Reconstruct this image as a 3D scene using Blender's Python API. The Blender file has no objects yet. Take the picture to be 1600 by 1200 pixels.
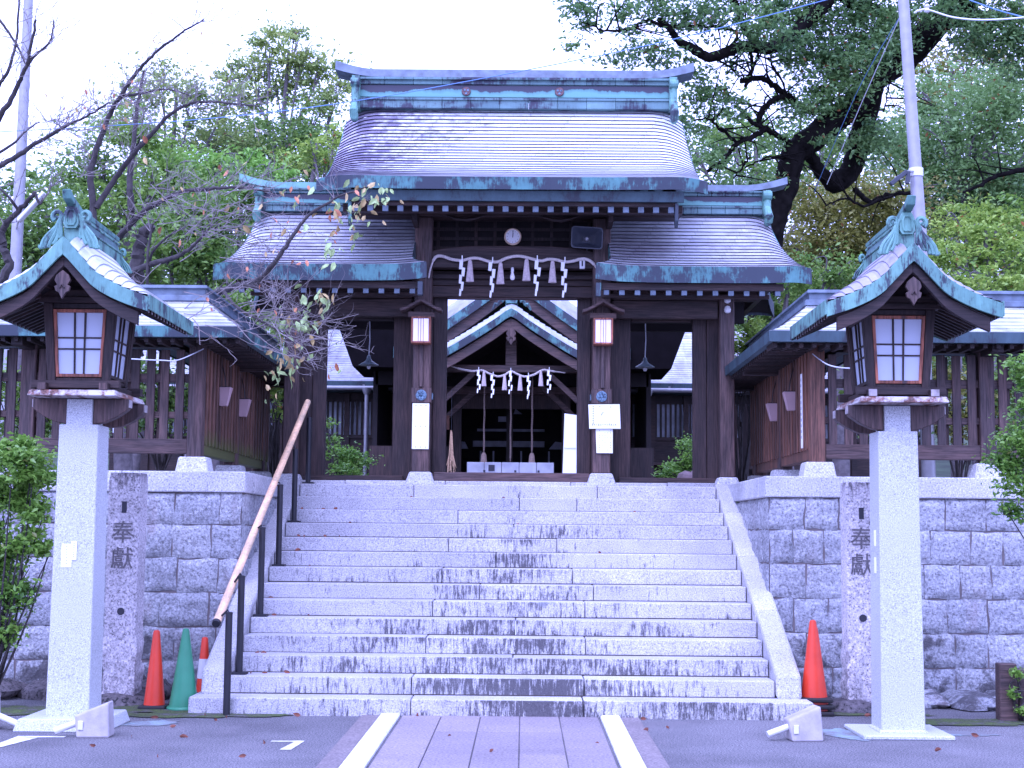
import bpy, bmesh, math, random
import numpy as np
from mathutils import Vector, Matrix, noise as mnoise

S = bpy.context.scene
COL = S.collection
R = math.radians
PI = math.pi
# ---------------------------------------------------------------- camera, sky, sun, exposure
FPX = 2300.0
PITCH, YAW, ROLL = math.atan(232 / FPX), math.atan(20 / FPX), R(.5)
CAMPOS = Vector((.19, -13.0, 1.6))
CM = Matrix.Rotation(YAW, 3, 'Z') @ Matrix.Rotation(PI / 2 + PITCH, 3, 'X') @ Matrix.Rotation(ROLL, 3, 'Z')
cam_d = bpy.data.cameras.new("camera")
cam_d.sensor_width = 36
cam_d.lens = FPX / 1600 * 36
cam_d.clip_start, cam_d.clip_end = .05, 2000
cam = bpy.data.objects.new("camera", cam_d)
cam.matrix_world = Matrix.Translation(CAMPOS) @ CM.to_4x4()
COL.objects.link(cam)
S.camera = cam
SUN_AZ, SUN_EL = R(22), R(54)
w = bpy.data.worlds.new("World")
S.world = w
w.use_nodes = True
wn = w.node_tree
sky = wn.nodes.new('ShaderNodeTexSky')
sky.sky_type = 'NISHITA'
sky.sun_disc = False
sky.sun_elevation = SUN_EL
sky.sun_rotation = SUN_AZ + PI
sky.air_density, sky.dust_density, sky.ozone_density = 1.0, 4.0, 1.0
bg = wn.nodes['Background']
bg.inputs['Strength'].default_value = .13
# an overcast: most of the sky is an even bright cloud sheet, the clear-sky texture only tints it
tc = wn.nodes.new('ShaderNodeTexCoord')
cn = wn.nodes.new('ShaderNodeTexNoise')
cn.inputs['Scale'].default_value, cn.inputs['Detail'].default_value = 2.2, 5
wn.links.new(tc.outputs['Generated'], cn.inputs['Vector'])
cr = wn.nodes.new('ShaderNodeValToRGB')
cr.color_ramp.elements[0].position, cr.color_ramp.elements[0].color = .3, (7.5, 7.5, 7.7, 1)
cr.color_ramp.elements[1].position, cr.color_ramp.elements[1].color = .7, (10.5, 10.4, 10.2, 1)
wn.links.new(cn.outputs['Fac'], cr.inputs['Fac'])
mxs = wn.nodes.new('ShaderNodeMix')
mxs.data_type = 'RGBA'
mxs.inputs[0].default_value = .82
wn.links.new(sky.outputs[0], mxs.inputs[6])
wn.links.new(cr.outputs['Color'], mxs.inputs[7])
wn.links.new(mxs.outputs[2], bg.inputs['Color'])
sl = bpy.data.lights.new("sun", 'SUN')
sl.energy, sl.angle, sl.color = 1.3, R(35), (1, .96, .9)
so = bpy.data.objects.new("sun", sl)
so.rotation_euler = Vector((math.sin(SUN_AZ) * math.cos(SUN_EL), math.cos(SUN_AZ) * math.cos(SUN_EL), -math.sin(SUN_EL))).to_track_quat('-Z', 'Y').to_euler()
COL.objects.link(so)
vs = S.view_settings
vs.view_transform = 'Standard'
vs.look = 'None'
vs.gamma = 1
vs.exposure = 1.02
vs.use_white_balance = True
vs.white_balance_temperature = 4530
vs.white_balance_tint = 50
S.cycles.max_bounces = 6
S.cycles.transparent_max_bounces = 4
S.cycles.use_denoising = True


def P(px, py, Y):
    """a spot in the place, given where it was seen in the survey photo and how far back it stands"""
    r = CM @ Vector(((px - 800) / FPX, (600 - py) / FPX, -1))
    return CAMPOS + r * ((Y - CAMPOS.y) / r.y)


# ---------------------------------------------------------------- helpers
class MB:
    def __init__(s):
        s.v, s.f, s.uv = [], [], {}

    def add(s, vs, fs):
        o = len(s.v)
        s.v += [tuple(p) for p in vs]
        s.f += [tuple(i + o for i in f) for f in fs]
        return s

    def box(s, x0, x1, y0, y1, z0, z1):
        return s.add([(x, y, z) for z in (z0, z1) for y in (y0, y1) for x in (x0, x1)],
                     [(0, 2, 3, 1), (4, 5, 7, 6), (0, 1, 5, 4), (2, 6, 7, 3), (0, 4, 6, 2), (1, 3, 7, 5)])

    def frus(s, cx, cy, z0, z1, a0, b0, a1, b1):
        q = [(-1, -1), (1, -1), (1, 1), (-1, 1)]
        return s.add([(cx + i * a0, cy + j * b0, z0) for i, j in q] + [(cx + i * a1, cy + j * b1, z1) for i, j in q],
                     [(3, 2, 1, 0), (4, 5, 6, 7)] + [(k, (k + 1) % 4, 4 + (k + 1) % 4, 4 + k) for k in range(4)])

    def bar(s, a, b, w, h, up=(0, 0, 1)):
        a, b = Vector(a), Vector(b)
        d = (b - a).normalized()
        r = d.cross(Vector(up)).normalized() * (w / 2)
        u = r.cross(d).normalized() * (h / 2)
        vs = [p + i * r + j * u for p in (a, b) for i, j in ((-1, -1), (1, -1), (1, 1), (-1, 1))]
        return s.add(vs, [(0, 1, 2, 3), (7, 6, 5, 4)] + [(k, 4 + k, 4 + (k + 1) % 4, (k + 1) % 4) for k in range(4)])

    def prism(s, pts, axis, a, b):
        """outline pts (2-D) extruded along axis 'x','y' or 'z' from a to b"""
        n = len(pts)
        m = {'x': lambda p, t: (t, p[0], p[1]), 'y': lambda p, t: (p[0], t, p[1]), 'z': lambda p, t: (p[0], p[1], t)}[axis]
        vs = [m(p, a) for p in pts] + [m(p, b) for p in pts]
        return s.add(vs, [tuple(range(n)), tuple(range(2 * n - 1, n - 1, -1))] + [(k, n + k, n + (k + 1) % n, (k + 1) % n) for k in range(n)])

    def tube(s, pts, rad, n=8, cap=True):
        pts = [Vector(p) for p in pts]
        if not hasattr(rad, '__len__'):
            rad = [rad] * len(pts)
        o = len(s.v)
        ref = None
        for i, p in enumerate(pts):
            d = (pts[min(i + 1, len(pts) - 1)] - pts[max(i - 1, 0)])
            d = d.normalized() if d.length > 1e-9 else Vector((0, 0, 1))
            if ref is None:
                ref = d.orthogonal().normalized()
            ref = (ref - d * ref.dot(d))
            ref = ref.normalized() if ref.length > 1e-6 else d.orthogonal().normalized()
            b = d.cross(ref)
            for k in range(n):
                t = 2 * PI * k / n
                s.v.append(tuple(p + (ref * math.cos(t) + b * math.sin(t)) * rad[i]))
        for i in range(len(pts) - 1):
            for k in range(n):
                a, b = o + i * n + k, o + i * n + (k + 1) % n
                s.f.append((a, b, b + n, a + n))
        if cap:
            s.f.append(tuple(o + k for k in range(n - 1, -1, -1)))
            s.f.append(tuple(o + (len(pts) - 1) * n + k for k in range(n)))
        return s

    def lathe(s, prof, n=24, c=(0, 0, 0), axis='z'):
        o = len(s.v)
        for r, h in prof:
            for k in range(n):
                t = 2 * PI * k / n
                a, b = r * math.cos(t), r * math.sin(t)
                p = (a, b, h) if axis == 'z' else (a, h, b)
                s.v.append((c[0] + p[0], c[1] + p[1], c[2] + p[2]))
        for i in range(len(prof) - 1):
            for k in range(n):
                a, b = o + i * n + k, o + i * n + (k + 1) % n
                s.f.append((a, b, b + n, a + n))
        s.f.append(tuple(o + k for k in range(n - 1, -1, -1)))
        s.f.append(tuple(o + (len(prof) - 1) * n + k for k in range(n)))
        return s

    def grid(s, fn, nu, nv, uvf=None):
        o = len(s.v)
        for j in range(nv + 1):
            for i in range(nu + 1):
                s.v.append(tuple(fn(i / nu, j / nv)))
        for j in range(nv):
            for i in range(nu):
                a = o + j * (nu + 1) + i
                s.f.append((a, a + 1, a + nu + 2, a + nu + 1))
        return s

    def warp(s, fn, start=0):
        s.v[start:] = [tuple(fn(*p)) for p in s.v[start:]]
        return s

    def build(s, name, mat, parent=None, bevel=0, smooth=False, off=None, seg=1):
        me = bpy.data.meshes.new(name)
        vs = s.v
        if off is None and parent is not None and parent.get('base') is not None:
            off = parent['base']
        if off is not None:
            vs = [(a - off[0], b - off[1], c - off[2]) for a, b, c in vs]
        me.from_pydata(vs, [], s.f)
        bm = bmesh.new()
        bm.from_mesh(me)
        bmesh.ops.recalc_face_normals(bm, faces=bm.faces)
        if bevel:
            es = [e for e in bm.edges if len(e.link_faces) == 2 and e.calc_face_angle(0) > .5]
            bmesh.ops.bevel(bm, geom=es, offset=bevel, segments=seg, profile=.5, affect='EDGES', clamp_overlap=True)
        bm.to_mesh(me)
        bm.free()
        if smooth:
            me.polygons.foreach_set('use_smooth', [True] * len(me.polygons))
            me.set_sharp_from_angle(angle=R(40))
        if mat:
            me.materials.append(mat)
        o = bpy.data.objects.new(name, me)
        COL.objects.link(o)
        if parent is not None:
            o.parent = parent
            if parent.get('base') is not None:
                o['base'] = parent['base']
        elif off is not None:
            o.location = off
        return o


def thing(name, label, cat, loc=(0, 0, 0), group=None):
    """an Empty at the thing's base; its parts are given in world coordinates and stored relative to it"""
    o = bpy.data.objects.new(name, None)
    o.empty_display_size = .2
    COL.objects.link(o)
    o.location = loc
    o['base'] = tuple(loc)
    tag(o, label, cat, group)
    return o


def tag(o, label, cat, group=None, kind=None):
    if label:
        o['label'] = label
    if cat:
        o['category'] = cat
    if group:
        o['group'] = group
    if kind:
        o['kind'] = kind
    return o


def single(mb, name, mat, label, cat, loc, group=None, **k):
    return tag(mb.build(name, mat, None, off=loc, **k), label, cat, group)


def struct(mb, name, mat, **k):
    return tag(mb.build(name, mat, **k), None, None, None, 'structure')


def copy_thing(o, loc, parent=None):
    c = o.copy()
    COL.objects.link(c)
    if parent is None:
        c.location = loc
    else:
        c.parent = parent
    for ch in list(o.children):
        copy_thing(ch, None, c)
    return c


def lerp(a, b, t):
    return a + (b - a) * t


def interp(t, pts):
    for (a, fa), (b, fb) in zip(pts, pts[1:]):
        if t <= b:
            return lerp(fa, fb, (t - a) / (b - a))
    return pts[-1][1]


# ---------------------------------------------------------------- materials
class NT:
    def __init__(s, name):
        s.m = bpy.data.materials.new(name)
        s.m.use_nodes = True
        s.t = s.m.node_tree
        s.b = s.t.nodes['Principled BSDF']
        s.tc = None

    def n(s, kind, **kw):
        x = s.t.nodes.new('ShaderNode' + kind)
        for k, v in kw.items():
            if k.startswith('_'):
                setattr(x, k[1:], v)
            else:
                i = x.inputs[int(k[1:])] if k[0] == 'i' and k[1:].isdigit() else x.inputs[k]
                if hasattr(v, 'is_linked') or hasattr(v, 'links'):
                    s.t.links.new(v, i)
                else:
                    i.default_value = v
        return x

    def set(s, sock, v):
        i = s.b.inputs[sock]
        if hasattr(v, 'links'):
            s.t.links.new(v, i)
        else:
            i.default_value = v
        return s

    def co(s, scale=(1, 1, 1), rnd=True):
        if s.tc is None:
            s.tc = s.n('TexCoord').outputs['Object']
        v = s.tc
        if rnd:
            oi = s.n('ObjectInfo').outputs['Random']
            k = s.n('VectorMath', _operation='SCALE', i0=(7.3, 3.1, 5.7))
            s.t.links.new(oi, k.inputs['Scale'])
            v = s.n('VectorMath', _operation='ADD', i0=v, i1=k.outputs[0]).outputs[0]
        return s.n('Mapping', Vector=v, Scale=scale).outputs[0]

    def noise(s, scale, stretch=(1, 1, 1), detail=4, rough=.55, rnd=True, dist=0):
        return s.n('TexNoise', Vector=s.co(stretch, rnd), Scale=scale, Detail=detail, Roughness=rough, Distortion=dist).outputs['Fac']

    def ramp(s, fac, stops):
        r = s.n('ValToRGB', Fac=fac)
        e = r.color_ramp.elements
        while len(e) < len(stops):
            e.new(.5)
        for el, (p, c) in zip(e, stops):
            el.position = p
            el.color = tuple(c) + (1,) if len(c) == 3 else c
        return r.outputs['Color']

    def mix(s, fac, a, b, mode='MIX'):
        x = s.n('Mix', _data_type='RGBA', _blend_type=mode)
        for i, v in ((0, fac), (6, a), (7, b)):
            if hasattr(v, 'links'):
                s.t.links.new(v, x.inputs[i])
            else:
                x.inputs[i].default_value = (tuple(v) + (1,)) if isinstance(v, tuple) and len(v) == 3 else v
        return x.outputs[2]

    def math(s, op, a, b=0.0, clamp=False):
        x = s.n('Math', _operation=op, i0=a, i1=b)
        x.use_clamp = clamp
        return x.outputs[0]

    def bump(s, h, strength=.4, dist=.01):
        return s.set('Normal', s.n('Bump', Height=h, Strength=strength, Distance=dist).outputs[0])

    def isl(s):
        return s.n('NewGeometry').outputs['Random Per Island']


def mul(c, k):
    return tuple(x * k for x in c)


def plain(name, c, rough=.6, var=.12, scale=6, bump=.15, spec=.4, metal=0, emit=0):
    k = NT(name)
    f = k.noise(scale, detail=6)
    k.set('Base Color', k.ramp(f, [(.3, mul(c, 1 - var)), (.7, mul(c, 1 + var))]))
    k.set('Roughness', rough).set('Specular IOR Level', spec).set('Metallic', metal)
    if bump:
        k.bump(k.noise(scale * 12), bump, .004)
    if emit:
        k.set('Emission Color', c + (1,)).set('Emission Strength', emit)
    return k.m


def wood(name, c, axis='z', var=.35, rough=.62, worn=None, wk=.5, moss=None):
    k = NT(name)
    st = {'x': (.06, 1, 1), 'y': (1, .06, 1), 'z': (1, 1, .06)}[axis]
    st2 = {'x': (.25, 1, 1), 'y': (1, .25, 1), 'z': (1, 1, .25)}[axis]
    g = k.noise(60, st, 5, .65)
    b = k.noise(5, st2, 5, .6)
    col = k.ramp(g, [(.36, mul(c, 1 - 1.5 * var)), (.5, c), (.64, mul(c, 1 + 1.5 * var))])
    col = k.mix(k.ramp(b, [(.4, (0, 0, 0)), (.62, (1, 1, 1))]), col, k.mix(1.0, col, mul((1.7, 1.5, 1.35), 1), 'MULTIPLY'))
    isl = k.ramp(k.isl(), [(0, (.68, .68, .7)), (1, (1.32, 1.26, 1.2))])
    col = k.mix(1.0, col, isl, 'MULTIPLY')
    if worn:
        m = k.ramp(k.noise(9, st2, 6, .7), [(wk, (0, 0, 0)), (wk + .12, (1, 1, 1))])
        col = k.mix(m, col, worn)
    if moss:
        z = k.n('SeparateXYZ', Vector=k.n('TexCoord').outputs['Object']).outputs['Z']
        m = k.math('ADD', k.math('MULTIPLY', k.noise(7), .5), k.math('ADD', k.math('MULTIPLY', z, -1.6), .9))
        m = k.ramp(m, [(moss[0], (0, 0, 0)), (moss[0] + .3, (1, 1, 1))])
        col = k.mix(m, col, moss[1])
    k.set('Base Color', col).set('Roughness', rough).set('Specular IOR Level', .35)
    k.bump(g, .35, .004)
    return k.m


def granite(name, c=(.36, .36, .37), dark=(.08, .08, .09), speck=70, amt=.42, stain=None, bump=.25, rough=.75, big=.18, rocky=0):
    k = NT(name)
    s1 = k.noise(speck, detail=3, rough=.7)
    s2 = k.noise(speck * .45, detail=2)
    col = k.ramp(s1, [(amt - .06, dark), (amt + .01, mul(c, .86)), (.53, c), (.66, mul(c, 1.4))])
    b = k.noise(1.3, detail=6, rough=.6)
    col = k.mix(1.0, col, k.ramp(b, [(.3, (1 - big,) * 3), (.7, (1 + big,) * 3)]), 'MULTIPLY')
    col = k.mix(1.0, col, k.ramp(k.isl(), [(0, (.88, .88, .9)), (1, (1.08, 1.07, 1.05))]), 'MULTIPLY')
    if stain:
        col = stain(k, col)
    k.set('Base Color', col).set('Roughness', rough).set('Specular IOR Level', .35)
    if rocky:
        rk = k.noise(26, detail=8, rough=.75)
        col2 = k.mix(1.0, col, k.ramp(rk, [(.36, (.68, .68, .7)), (.5, (1, 1, 1)), (.64, (1.22, 1.2, 1.18))]), 'MULTIPLY')
        k.set('Base Color', col2)
        k.bump(k.math('ADD', k.math('MULTIPLY', s1, .25), rk), rocky, .035)
    else:
        k.bump(k.math('ADD', s1, k.math('MULTIPLY', s2, .6)), bump, .006)
    return k.m


def step_stain(k, col):
    # black lichen streaks down the risers, most of it on the lower and middle steps
    xyz = k.n('SeparateXYZ', Vector=k.n('TexCoord').outputs['Object'])
    nz = k.n('SeparateXYZ', Vector=k.n('NewGeometry').outputs['Normal']).outputs['Z']
    st = k.noise(24, (1.6, .6, .26), 7, .75)
    pt = k.noise(1.1, (1, 1, 2.6), 5, .6)
    low = k.math('MULTIPLY', xyz.outputs['Z'], -.105)
    ax = k.math('ABSOLUTE', k.math('ADD', xyz.outputs['X'], -.1))
    cen = k.math('MULTIPLY', ax, -.07)
    a = k.math('ADD', k.math('ADD', st, low), k.math('ADD', k.math('MULTIPLY', pt, .62), cen))
    m = k.ramp(a, [(.660, (0, 0, 0)), (.80, (.88, .88, .88))])
    m = k.mix(k.ramp(nz, [(.4, (0, 0, 0)), (.7, (1, 1, 1))]), m, (0, 0, 0))
    col = k.mix(m, col, (.035, .032, .038))
    pz = k.ramp(k.noise(2.3, detail=2), [(.74, (0, 0, 0)), (.755, (.6, .6, .6))])
    return k.mix(pz, col, (.2, .21, .24))


def top_stain(k, col):
    xyz = k.n('SeparateXYZ', Vector=k.n('TexCoord').outputs['Object'])
    a = k.math('ADD', k.noise(9, (2, 2, .4), 6, .7), k.math('MULTIPLY', k.math('ADD', xyz.outputs['Z'], -2.0), 1.1))
    col = k.mix(k.ramp(a, [(.5, (0, 0, 0)), (.66, (.9, .9, .9))]), col, (.06, .05, .055))
    b = k.math('ADD', k.noise(22, (1, 1, .8), 6, .7), k.math('MULTIPLY', xyz.outputs['Z'], -.22))
    return k.mix(k.ramp(b, [(.42, (0, 0, 0)), (.6, (.75, .75, .75))]), col, (.13, .12, .125))


def rock_stain(k, col):
    xyz = k.n('SeparateXYZ', Vector=k.n('TexCoord').outputs['Object'])
    a = k.math('ADD', k.noise(3.2, detail=6, rough=.7), k.math('ADD', k.math('MULTIPLY', xyz.outputs['Z'], -.20), k.math('MULTIPLY', xyz.outputs['X'], -.004)))
    col = k.mix(k.ramp(a, [(.42, (0, 0, 0)), (.52, (.85, .85, .85))]), col, (.06, .055, .058))
    rust = k.ramp(k.noise(2.1, (1.6, 1.6, .7), 5, .6), [(.56, (0, 0, 0)), (.72, (.45, .45, .45))])
    return k.mix(rust, col, (.27, .21, .2))


def copper_sheet(name, c, pat, amt=.5, rough=.42, joint=.55, seed=0.0, bare=None):
    """weathered copper roofing: flat sheets laid in courses, faint upright joints, pale patina streaks"""
    k = NT(name)
    uv = k.n('UVMap').outputs[0]
    mp = k.n('Mapping', Vector=uv, Location=(seed, seed, 0)).outputs[0]
    br = k.n('TexBrick', Vector=uv, Scale=1.0, Color1=(.86, .86, .88, 1), Color2=(1.1, 1.08, 1.06, 1), Mortar=(.68, .68, .7, 1), i4=1.0)
    br.inputs['Scale'].default_value = 1
    br.inputs['Mortar Size'].default_value = .006
    br.inputs['Mortar Smooth'].default_value = .2
    br.inputs['Brick Width'].default_value = joint
    br.inputs['Row Height'].default_value = 1.0
    big = k.n('TexNoise', Vector=k.n('Mapping', Vector=mp, Scale=(.55, .06, 1)).outputs[0], Scale=1.6, Detail=6, Roughness=.65).outputs['Fac']
    fine = k.n('TexNoise', Vector=k.n('Mapping', Vector=mp, Scale=(7, .35, 1)).outputs[0], Scale=1.0, Detail=6, Roughness=.7).outputs['Fac']
    f = k.math('ADD', k.math('MULTIPLY', big, .7), k.math('MULTIPLY', fine, .3))
    if bare:     # the roof left of this spot turns towards its darker base tone
        ux = k.n('SeparateXYZ', Vector=uv).outputs['X']
        q = k.math('ADD', k.math('MULTIPLY', k.math('ADD', ux, -bare), .35), k.math('MULTIPLY', k.math('ADD', fine, -.5), 1.1), )
        f = k.math('ADD', f, k.n('MapRange', Value=q, i1=-.25, i2=.3, i3=-.2, i4=.06).outputs[0])
    col = k.ramp(f, [(amt - .12, c), (amt + .06, pat)])
    col = k.mix(1.0, col, br.outputs['Color'], 'MULTIPLY')
    k.set('Base Color', col).set('Metallic', .3).set('Specular IOR Level', .55)
    k.set('Roughness', k.ramp(f, [(.3, (rough - .1,) * 3), (.7, (rough + .12,) * 3)]))
    k.bump(k.noise(14, detail=5), .12, .01)
    return k.m


def patina(name, green=(.16, .36, .36), dark=(.035, .045, .06), amt=.5, scale=5, rough=.6, stretch=(1, 1, .5)):
    k = NT(name)
    f = k.noise(scale, stretch, 7, .62)
    g = k.noise(scale * 9, (1.5, 1.5, .25), 5, .6)
    a = k.math('ADD', k.math('MULTIPLY', f, .75), k.math('MULTIPLY', g, .25))
    col = k.ramp(a, [(amt - .05, dark), (amt + .01, mul(green, .75)), (amt + .14, green), (amt + .3, mul(green, 1.3))])
    col = k.mix(1.0, col, k.ramp(k.isl(), [(0, (.8, .82, .86)), (1, (1.15, 1.12, 1.1))]), 'MULTIPLY')
    k.set('Base Color', col).set('Roughness', rough).set('Specular IOR Level', .4).set('Metallic', .1)
    k.bump(g, .2, .005)
    return k.m


def foliage(name, c1, c2, odd=None, oddk=.93, rough=.45, trans=.35):
    k = NT(name)
    a = k.n('Attribute', _attribute_name='tint').outputs['Fac']
    stops = [(0, c1), (.75, c2)]
    if odd:
        stops += [(oddk, c2), (oddk + .01, odd)]
    k.set('Base Color', k.ramp(a, stops)).set('Roughness', rough).set('Specular IOR Level', .45)
    tr = k.n('BsdfTranslucent')
    k.t.links.new(k.ramp(a, [(p, mul(c, 1.2)) for p, c in stops]), tr.inputs['Color'])
    mx = k.n('MixShader')
    mx.inputs[0].default_value = trans
    k.t.links.new(k.b.outputs[0], mx.inputs[1])
    k.t.links.new(tr.outputs[0], mx.inputs[2])
    k.t.links.new(mx.outputs[0], k.t.nodes['Material Output'].inputs['Surface'])
    return k.m


def asphalt_mat():
    k = NT('asphalt')
    s1 = k.noise(75, detail=3, rough=.8, rnd=False)
    col = k.ramp(s1, [(.37, (.035, .035, .04)), (.5, (.128, .126, .13)), (.64, (.27, .262, .27))])
    b = k.noise(.7, detail=6, rnd=False)
    col = k.mix(1.0, col, k.ramp(b, [(.3, (.62, .62, .63)), (.66, (1.3, 1.28, 1.26))]), 'MULTIPLY')
    d = k.ramp(k.noise(2.2, (1, .6, 1), 6, .7, rnd=False), [(.55, (0, 0, 0)), (.75, (.4, .4, .4))])
    col = k.mix(d, col, (.22, .195, .2))
    k.set('Base Color', col).set('Roughness', .85).set('Specular IOR Level', .3)
    k.bump(s1, .7, .01)
    return k.m


WD = (.021, .0150, .0145)
M_WZ, M_WX, M_WY = wood('dark_wood_upright', WD, 'z'), wood('dark_wood_level', WD, 'x'), wood('dark_wood_deep', WD, 'y')
M_WG = wood('grey_wood', (.045, .033, .032), 'z')
M_WGX = wood('grey_wood_level', (.045, .033, .032), 'x')
M_WBR = wood('brown_wood', (.088, .047, .032), 'z')
M_WBM = wood('mossy_brown_wood', (.075, .042, .030), 'z', moss=(.42, (.085, .095, .022)))
M_WRED = wood('reddish_frame_wood', (.16, .065, .04), 'z', worn=(.06, .04, .04), wk=.55)
M_WORN = wood('bleached_board', (.09, .05, .04), 'y', worn=(.5, .47, .46), wk=.44)
M_WEND = plain('bleached_end_grain', (.3, .27, .27), .8, .35, 20)
M_RAIL = wood('pale_round_rail_wood', (.66, .49, .29), 'y', var=.1, rough=.45)
M_BLACK = plain('black_metal', (.014, .014, .018), .45, .2, 8, .05)
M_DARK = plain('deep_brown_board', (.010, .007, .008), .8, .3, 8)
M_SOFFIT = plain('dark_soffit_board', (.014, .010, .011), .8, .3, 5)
M_GRAN = granite('pale_granite', (.48, .48, .485), (.2, .2, .2), 60, .42)
M_GRANP = granite('fine_speckled_granite', (.425, .445, .45), (.15, .155, .16), 120, .41, bump=.08, rough=.55, big=.05)
M_STEP = granite('stained_step_granite', (.425, .42, .425), (.17, .165, .17), 85, .42, stain=step_stain)
M_ROCK = granite('rock_faced_granite', (.37, .38, .395), (.17, .17, .175), 40, .42, stain=rock_stain, bump=.7, big=.26, rocky=.75)
M_ROCKD = granite('dirty_foundation_rock', (.10, .088, .088), (.015, .015, .015), 22, .45, bump=1, big=.5)
M_POST = granite('weathered_granite', (.50, .47, .475), (.15, .14, .14), 55, .43, stain=top_stain, bump=.5, rocky=.35)
M_MORT = plain('mortar', (.17, .145, .14), .9, .25, 6, .4)
M_CONC = plain('concrete', (.36, .35, .36), .85, .15, 9, .4)
M_CONCW = plain('pale_concrete', (.37, .345, .35), .85, .22, 7, .5)
M_ROOF = copper_sheet('weathered_roof_copper', (.25, .225, .30), (.72, .74, .76), .44, bare=-.75)
M_ROOFD = copper_sheet('grey_wing_roof_copper', (.27, .255, .30), (.52, .54, .57), .50, seed=3.3)
M_ROOFI = copper_sheet('inner_hall_roof_copper', (.22, .22, .26), (.42, .44, .46), .50, seed=5.5)
M_ROOFV = copper_sheet('shaded_violet_roof_copper', (.26, .235, .28), (.36, .35, .39), .55, seed=7.7)  # right lantern's slopes: their weaker sky reflection is painted in as a violet-grey tone
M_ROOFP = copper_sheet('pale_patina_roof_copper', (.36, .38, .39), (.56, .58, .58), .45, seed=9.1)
M_PAT = patina('verdigris', (.125, .27, .23), amt=.46)
M_PATL = patina('bright_verdigris', (.155, .31, .255), amt=.475, scale=7)
M_PATD = patina('blackened_verdigris', (.11, .25, .235), amt=.545, scale=3.5, stretch=(1, 1, .8))
M_PATN = patina('dark_eave_copper', (.05, .085, .1), (.025, .03, .04), .45)
def ridge_panel_mat():
    # dark copper above, verdigris below, with a ragged edge between
    k = NT('two_tone_ridge_copper')
    z = k.n('SeparateXYZ', Vector=k.n('TexCoord').outputs['Generated']).outputs['Z']
    a = k.math('ADD', k.math('MULTIPLY', z, -.55), k.math('ADD', k.math('MULTIPLY', k.noise(2.2, (1, 1, .4), 7, .65), .9), k.math('MULTIPLY', k.noise(40, (1, 1, .3), 4), .12)))
    col = k.ramp(a, [(.18, (.03, .03, .05)), (.21, (.09, .2, .19)), (.36, (.13, .29, .255))])
    k.set('Base Color', col).set('Roughness', .6)
    return k.m


M_RPAN = ridge_panel_mat()
M_CAP = plain('blue_grey_copper_cap', (.10, .13, .165), .55, .35, 9, .1)
M_RIDGE = patina('ridge_copper', (.13, .22, .22), (.03, .03, .05), .47, 3.2, stretch=(.6, 1, 1))
M_PAPER = plain('white_paper', (.82, .82, .8), .8, .03, 3, 0)
M_ROPE = plain('straw_rope', (.55, .5, .47), .85, .15, 30, .5)
M_TASS = plain('straw_tassel', (.5, .43, .42), .9, .2, 40, .4)
M_PANE = plain('frosted_pane', (.46, .50, .58), .35, .04, 2, 0, .5)
M_LAMP = plain('lit_lamp_paper', (.8, .72, .71), .6, .02, 3, 0, .4, 0, .12)
M_RED = plain('red_cone_plastic', (.54, .04, .008), .4, .12, 4, .05)
M_GREEN = plain('green_cone_plastic', (.045, .22, .105), .45, .12, 4, .05)
M_WHITE = plain('white_plastic', (.6, .6, .6), .45, .04, 4, .03)
M_RUBBER = plain('black_rubber', (.015, .014, .014), .6, .2, 9, .1)
M_STEEL = plain('galvanised_steel', (.29, .29, .31), .45, .12, 9, .05, .5, .35)
M_PINK = plain('pinkish_lampbox_paint', (.42, .29, .29), .55, .07, 5, .05)
M_SPK = plain('navy_grey_plastic', (.035, .04, .055), .4, .15, 5, .05)
M_INK = plain('ink', (.03, .03, .04), .8, .1, 5, 0)
M_GREYINK = plain('faded_grey_print', (.35, .36, .4), .8, .1, 5, 0)
M_BARK = plain('cherry_bark', (.042, .036, .034), .85, .45, 14, .8)
M_TWIG = plain('pale_twig_bark', (.20, .175, .165), .8, .3, 14, .4)
M_BARKD = plain('black_camphor_bark', (.0075, .0065, .006), .95, .7, 9, .9, .08)
M_BARKG = plain('grey_bark', (.13, .115, .12), .85, .35, 9, .7)
def moss_mat():
    k = NT('moss')
    f = k.noise(7, detail=7, rough=.7)
    g = k.noise(60, detail=3, rough=.7)
    col = k.ramp(f, [(.40, (.10, .095, .095)), (.47, (.06, .07, .03)), (.56, (.06, .09, .016)), (.7, (.09, .13, .022))])
    col = k.mix(1.0, col, k.ramp(g, [(.38, (.5, .5, .5)), (.62, (1.4, 1.4, 1.4))]), 'MULTIPLY')
    k.set('Base Color', col).set('Roughness', .95)
    k.bump(g, .9, .015)
    return k.m


M_MOSS = moss_mat()
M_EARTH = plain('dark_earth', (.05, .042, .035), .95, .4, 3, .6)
M_WIRE = plain('blue_wire_sheath', (.12, .22, .42), .5, .1, 3, 0)
M_WIREW = plain('white_cable_sheath', (.6, .62, .66), .5, .1, 3, 0)
M_PAINT = plain('worn_white_road_paint', (.55, .55, .55), .8, .35, 14, .3)
def chalk_mat():
    k = NT('pale_blue_chalk')
    f = k.math('ADD', k.math('MULTIPLY', k.noise(4, detail=6), .6), k.math('MULTIPLY', k.noise(50, detail=4, rough=.8), .4))
    k.set('Base Color', k.ramp(f, [(.46, (.15, .15, .155)), (.58, (.22, .30, .31))])).set('Roughness', .9)
    k.bump(k.noise(75), .6, .01)
    return k.m


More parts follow.
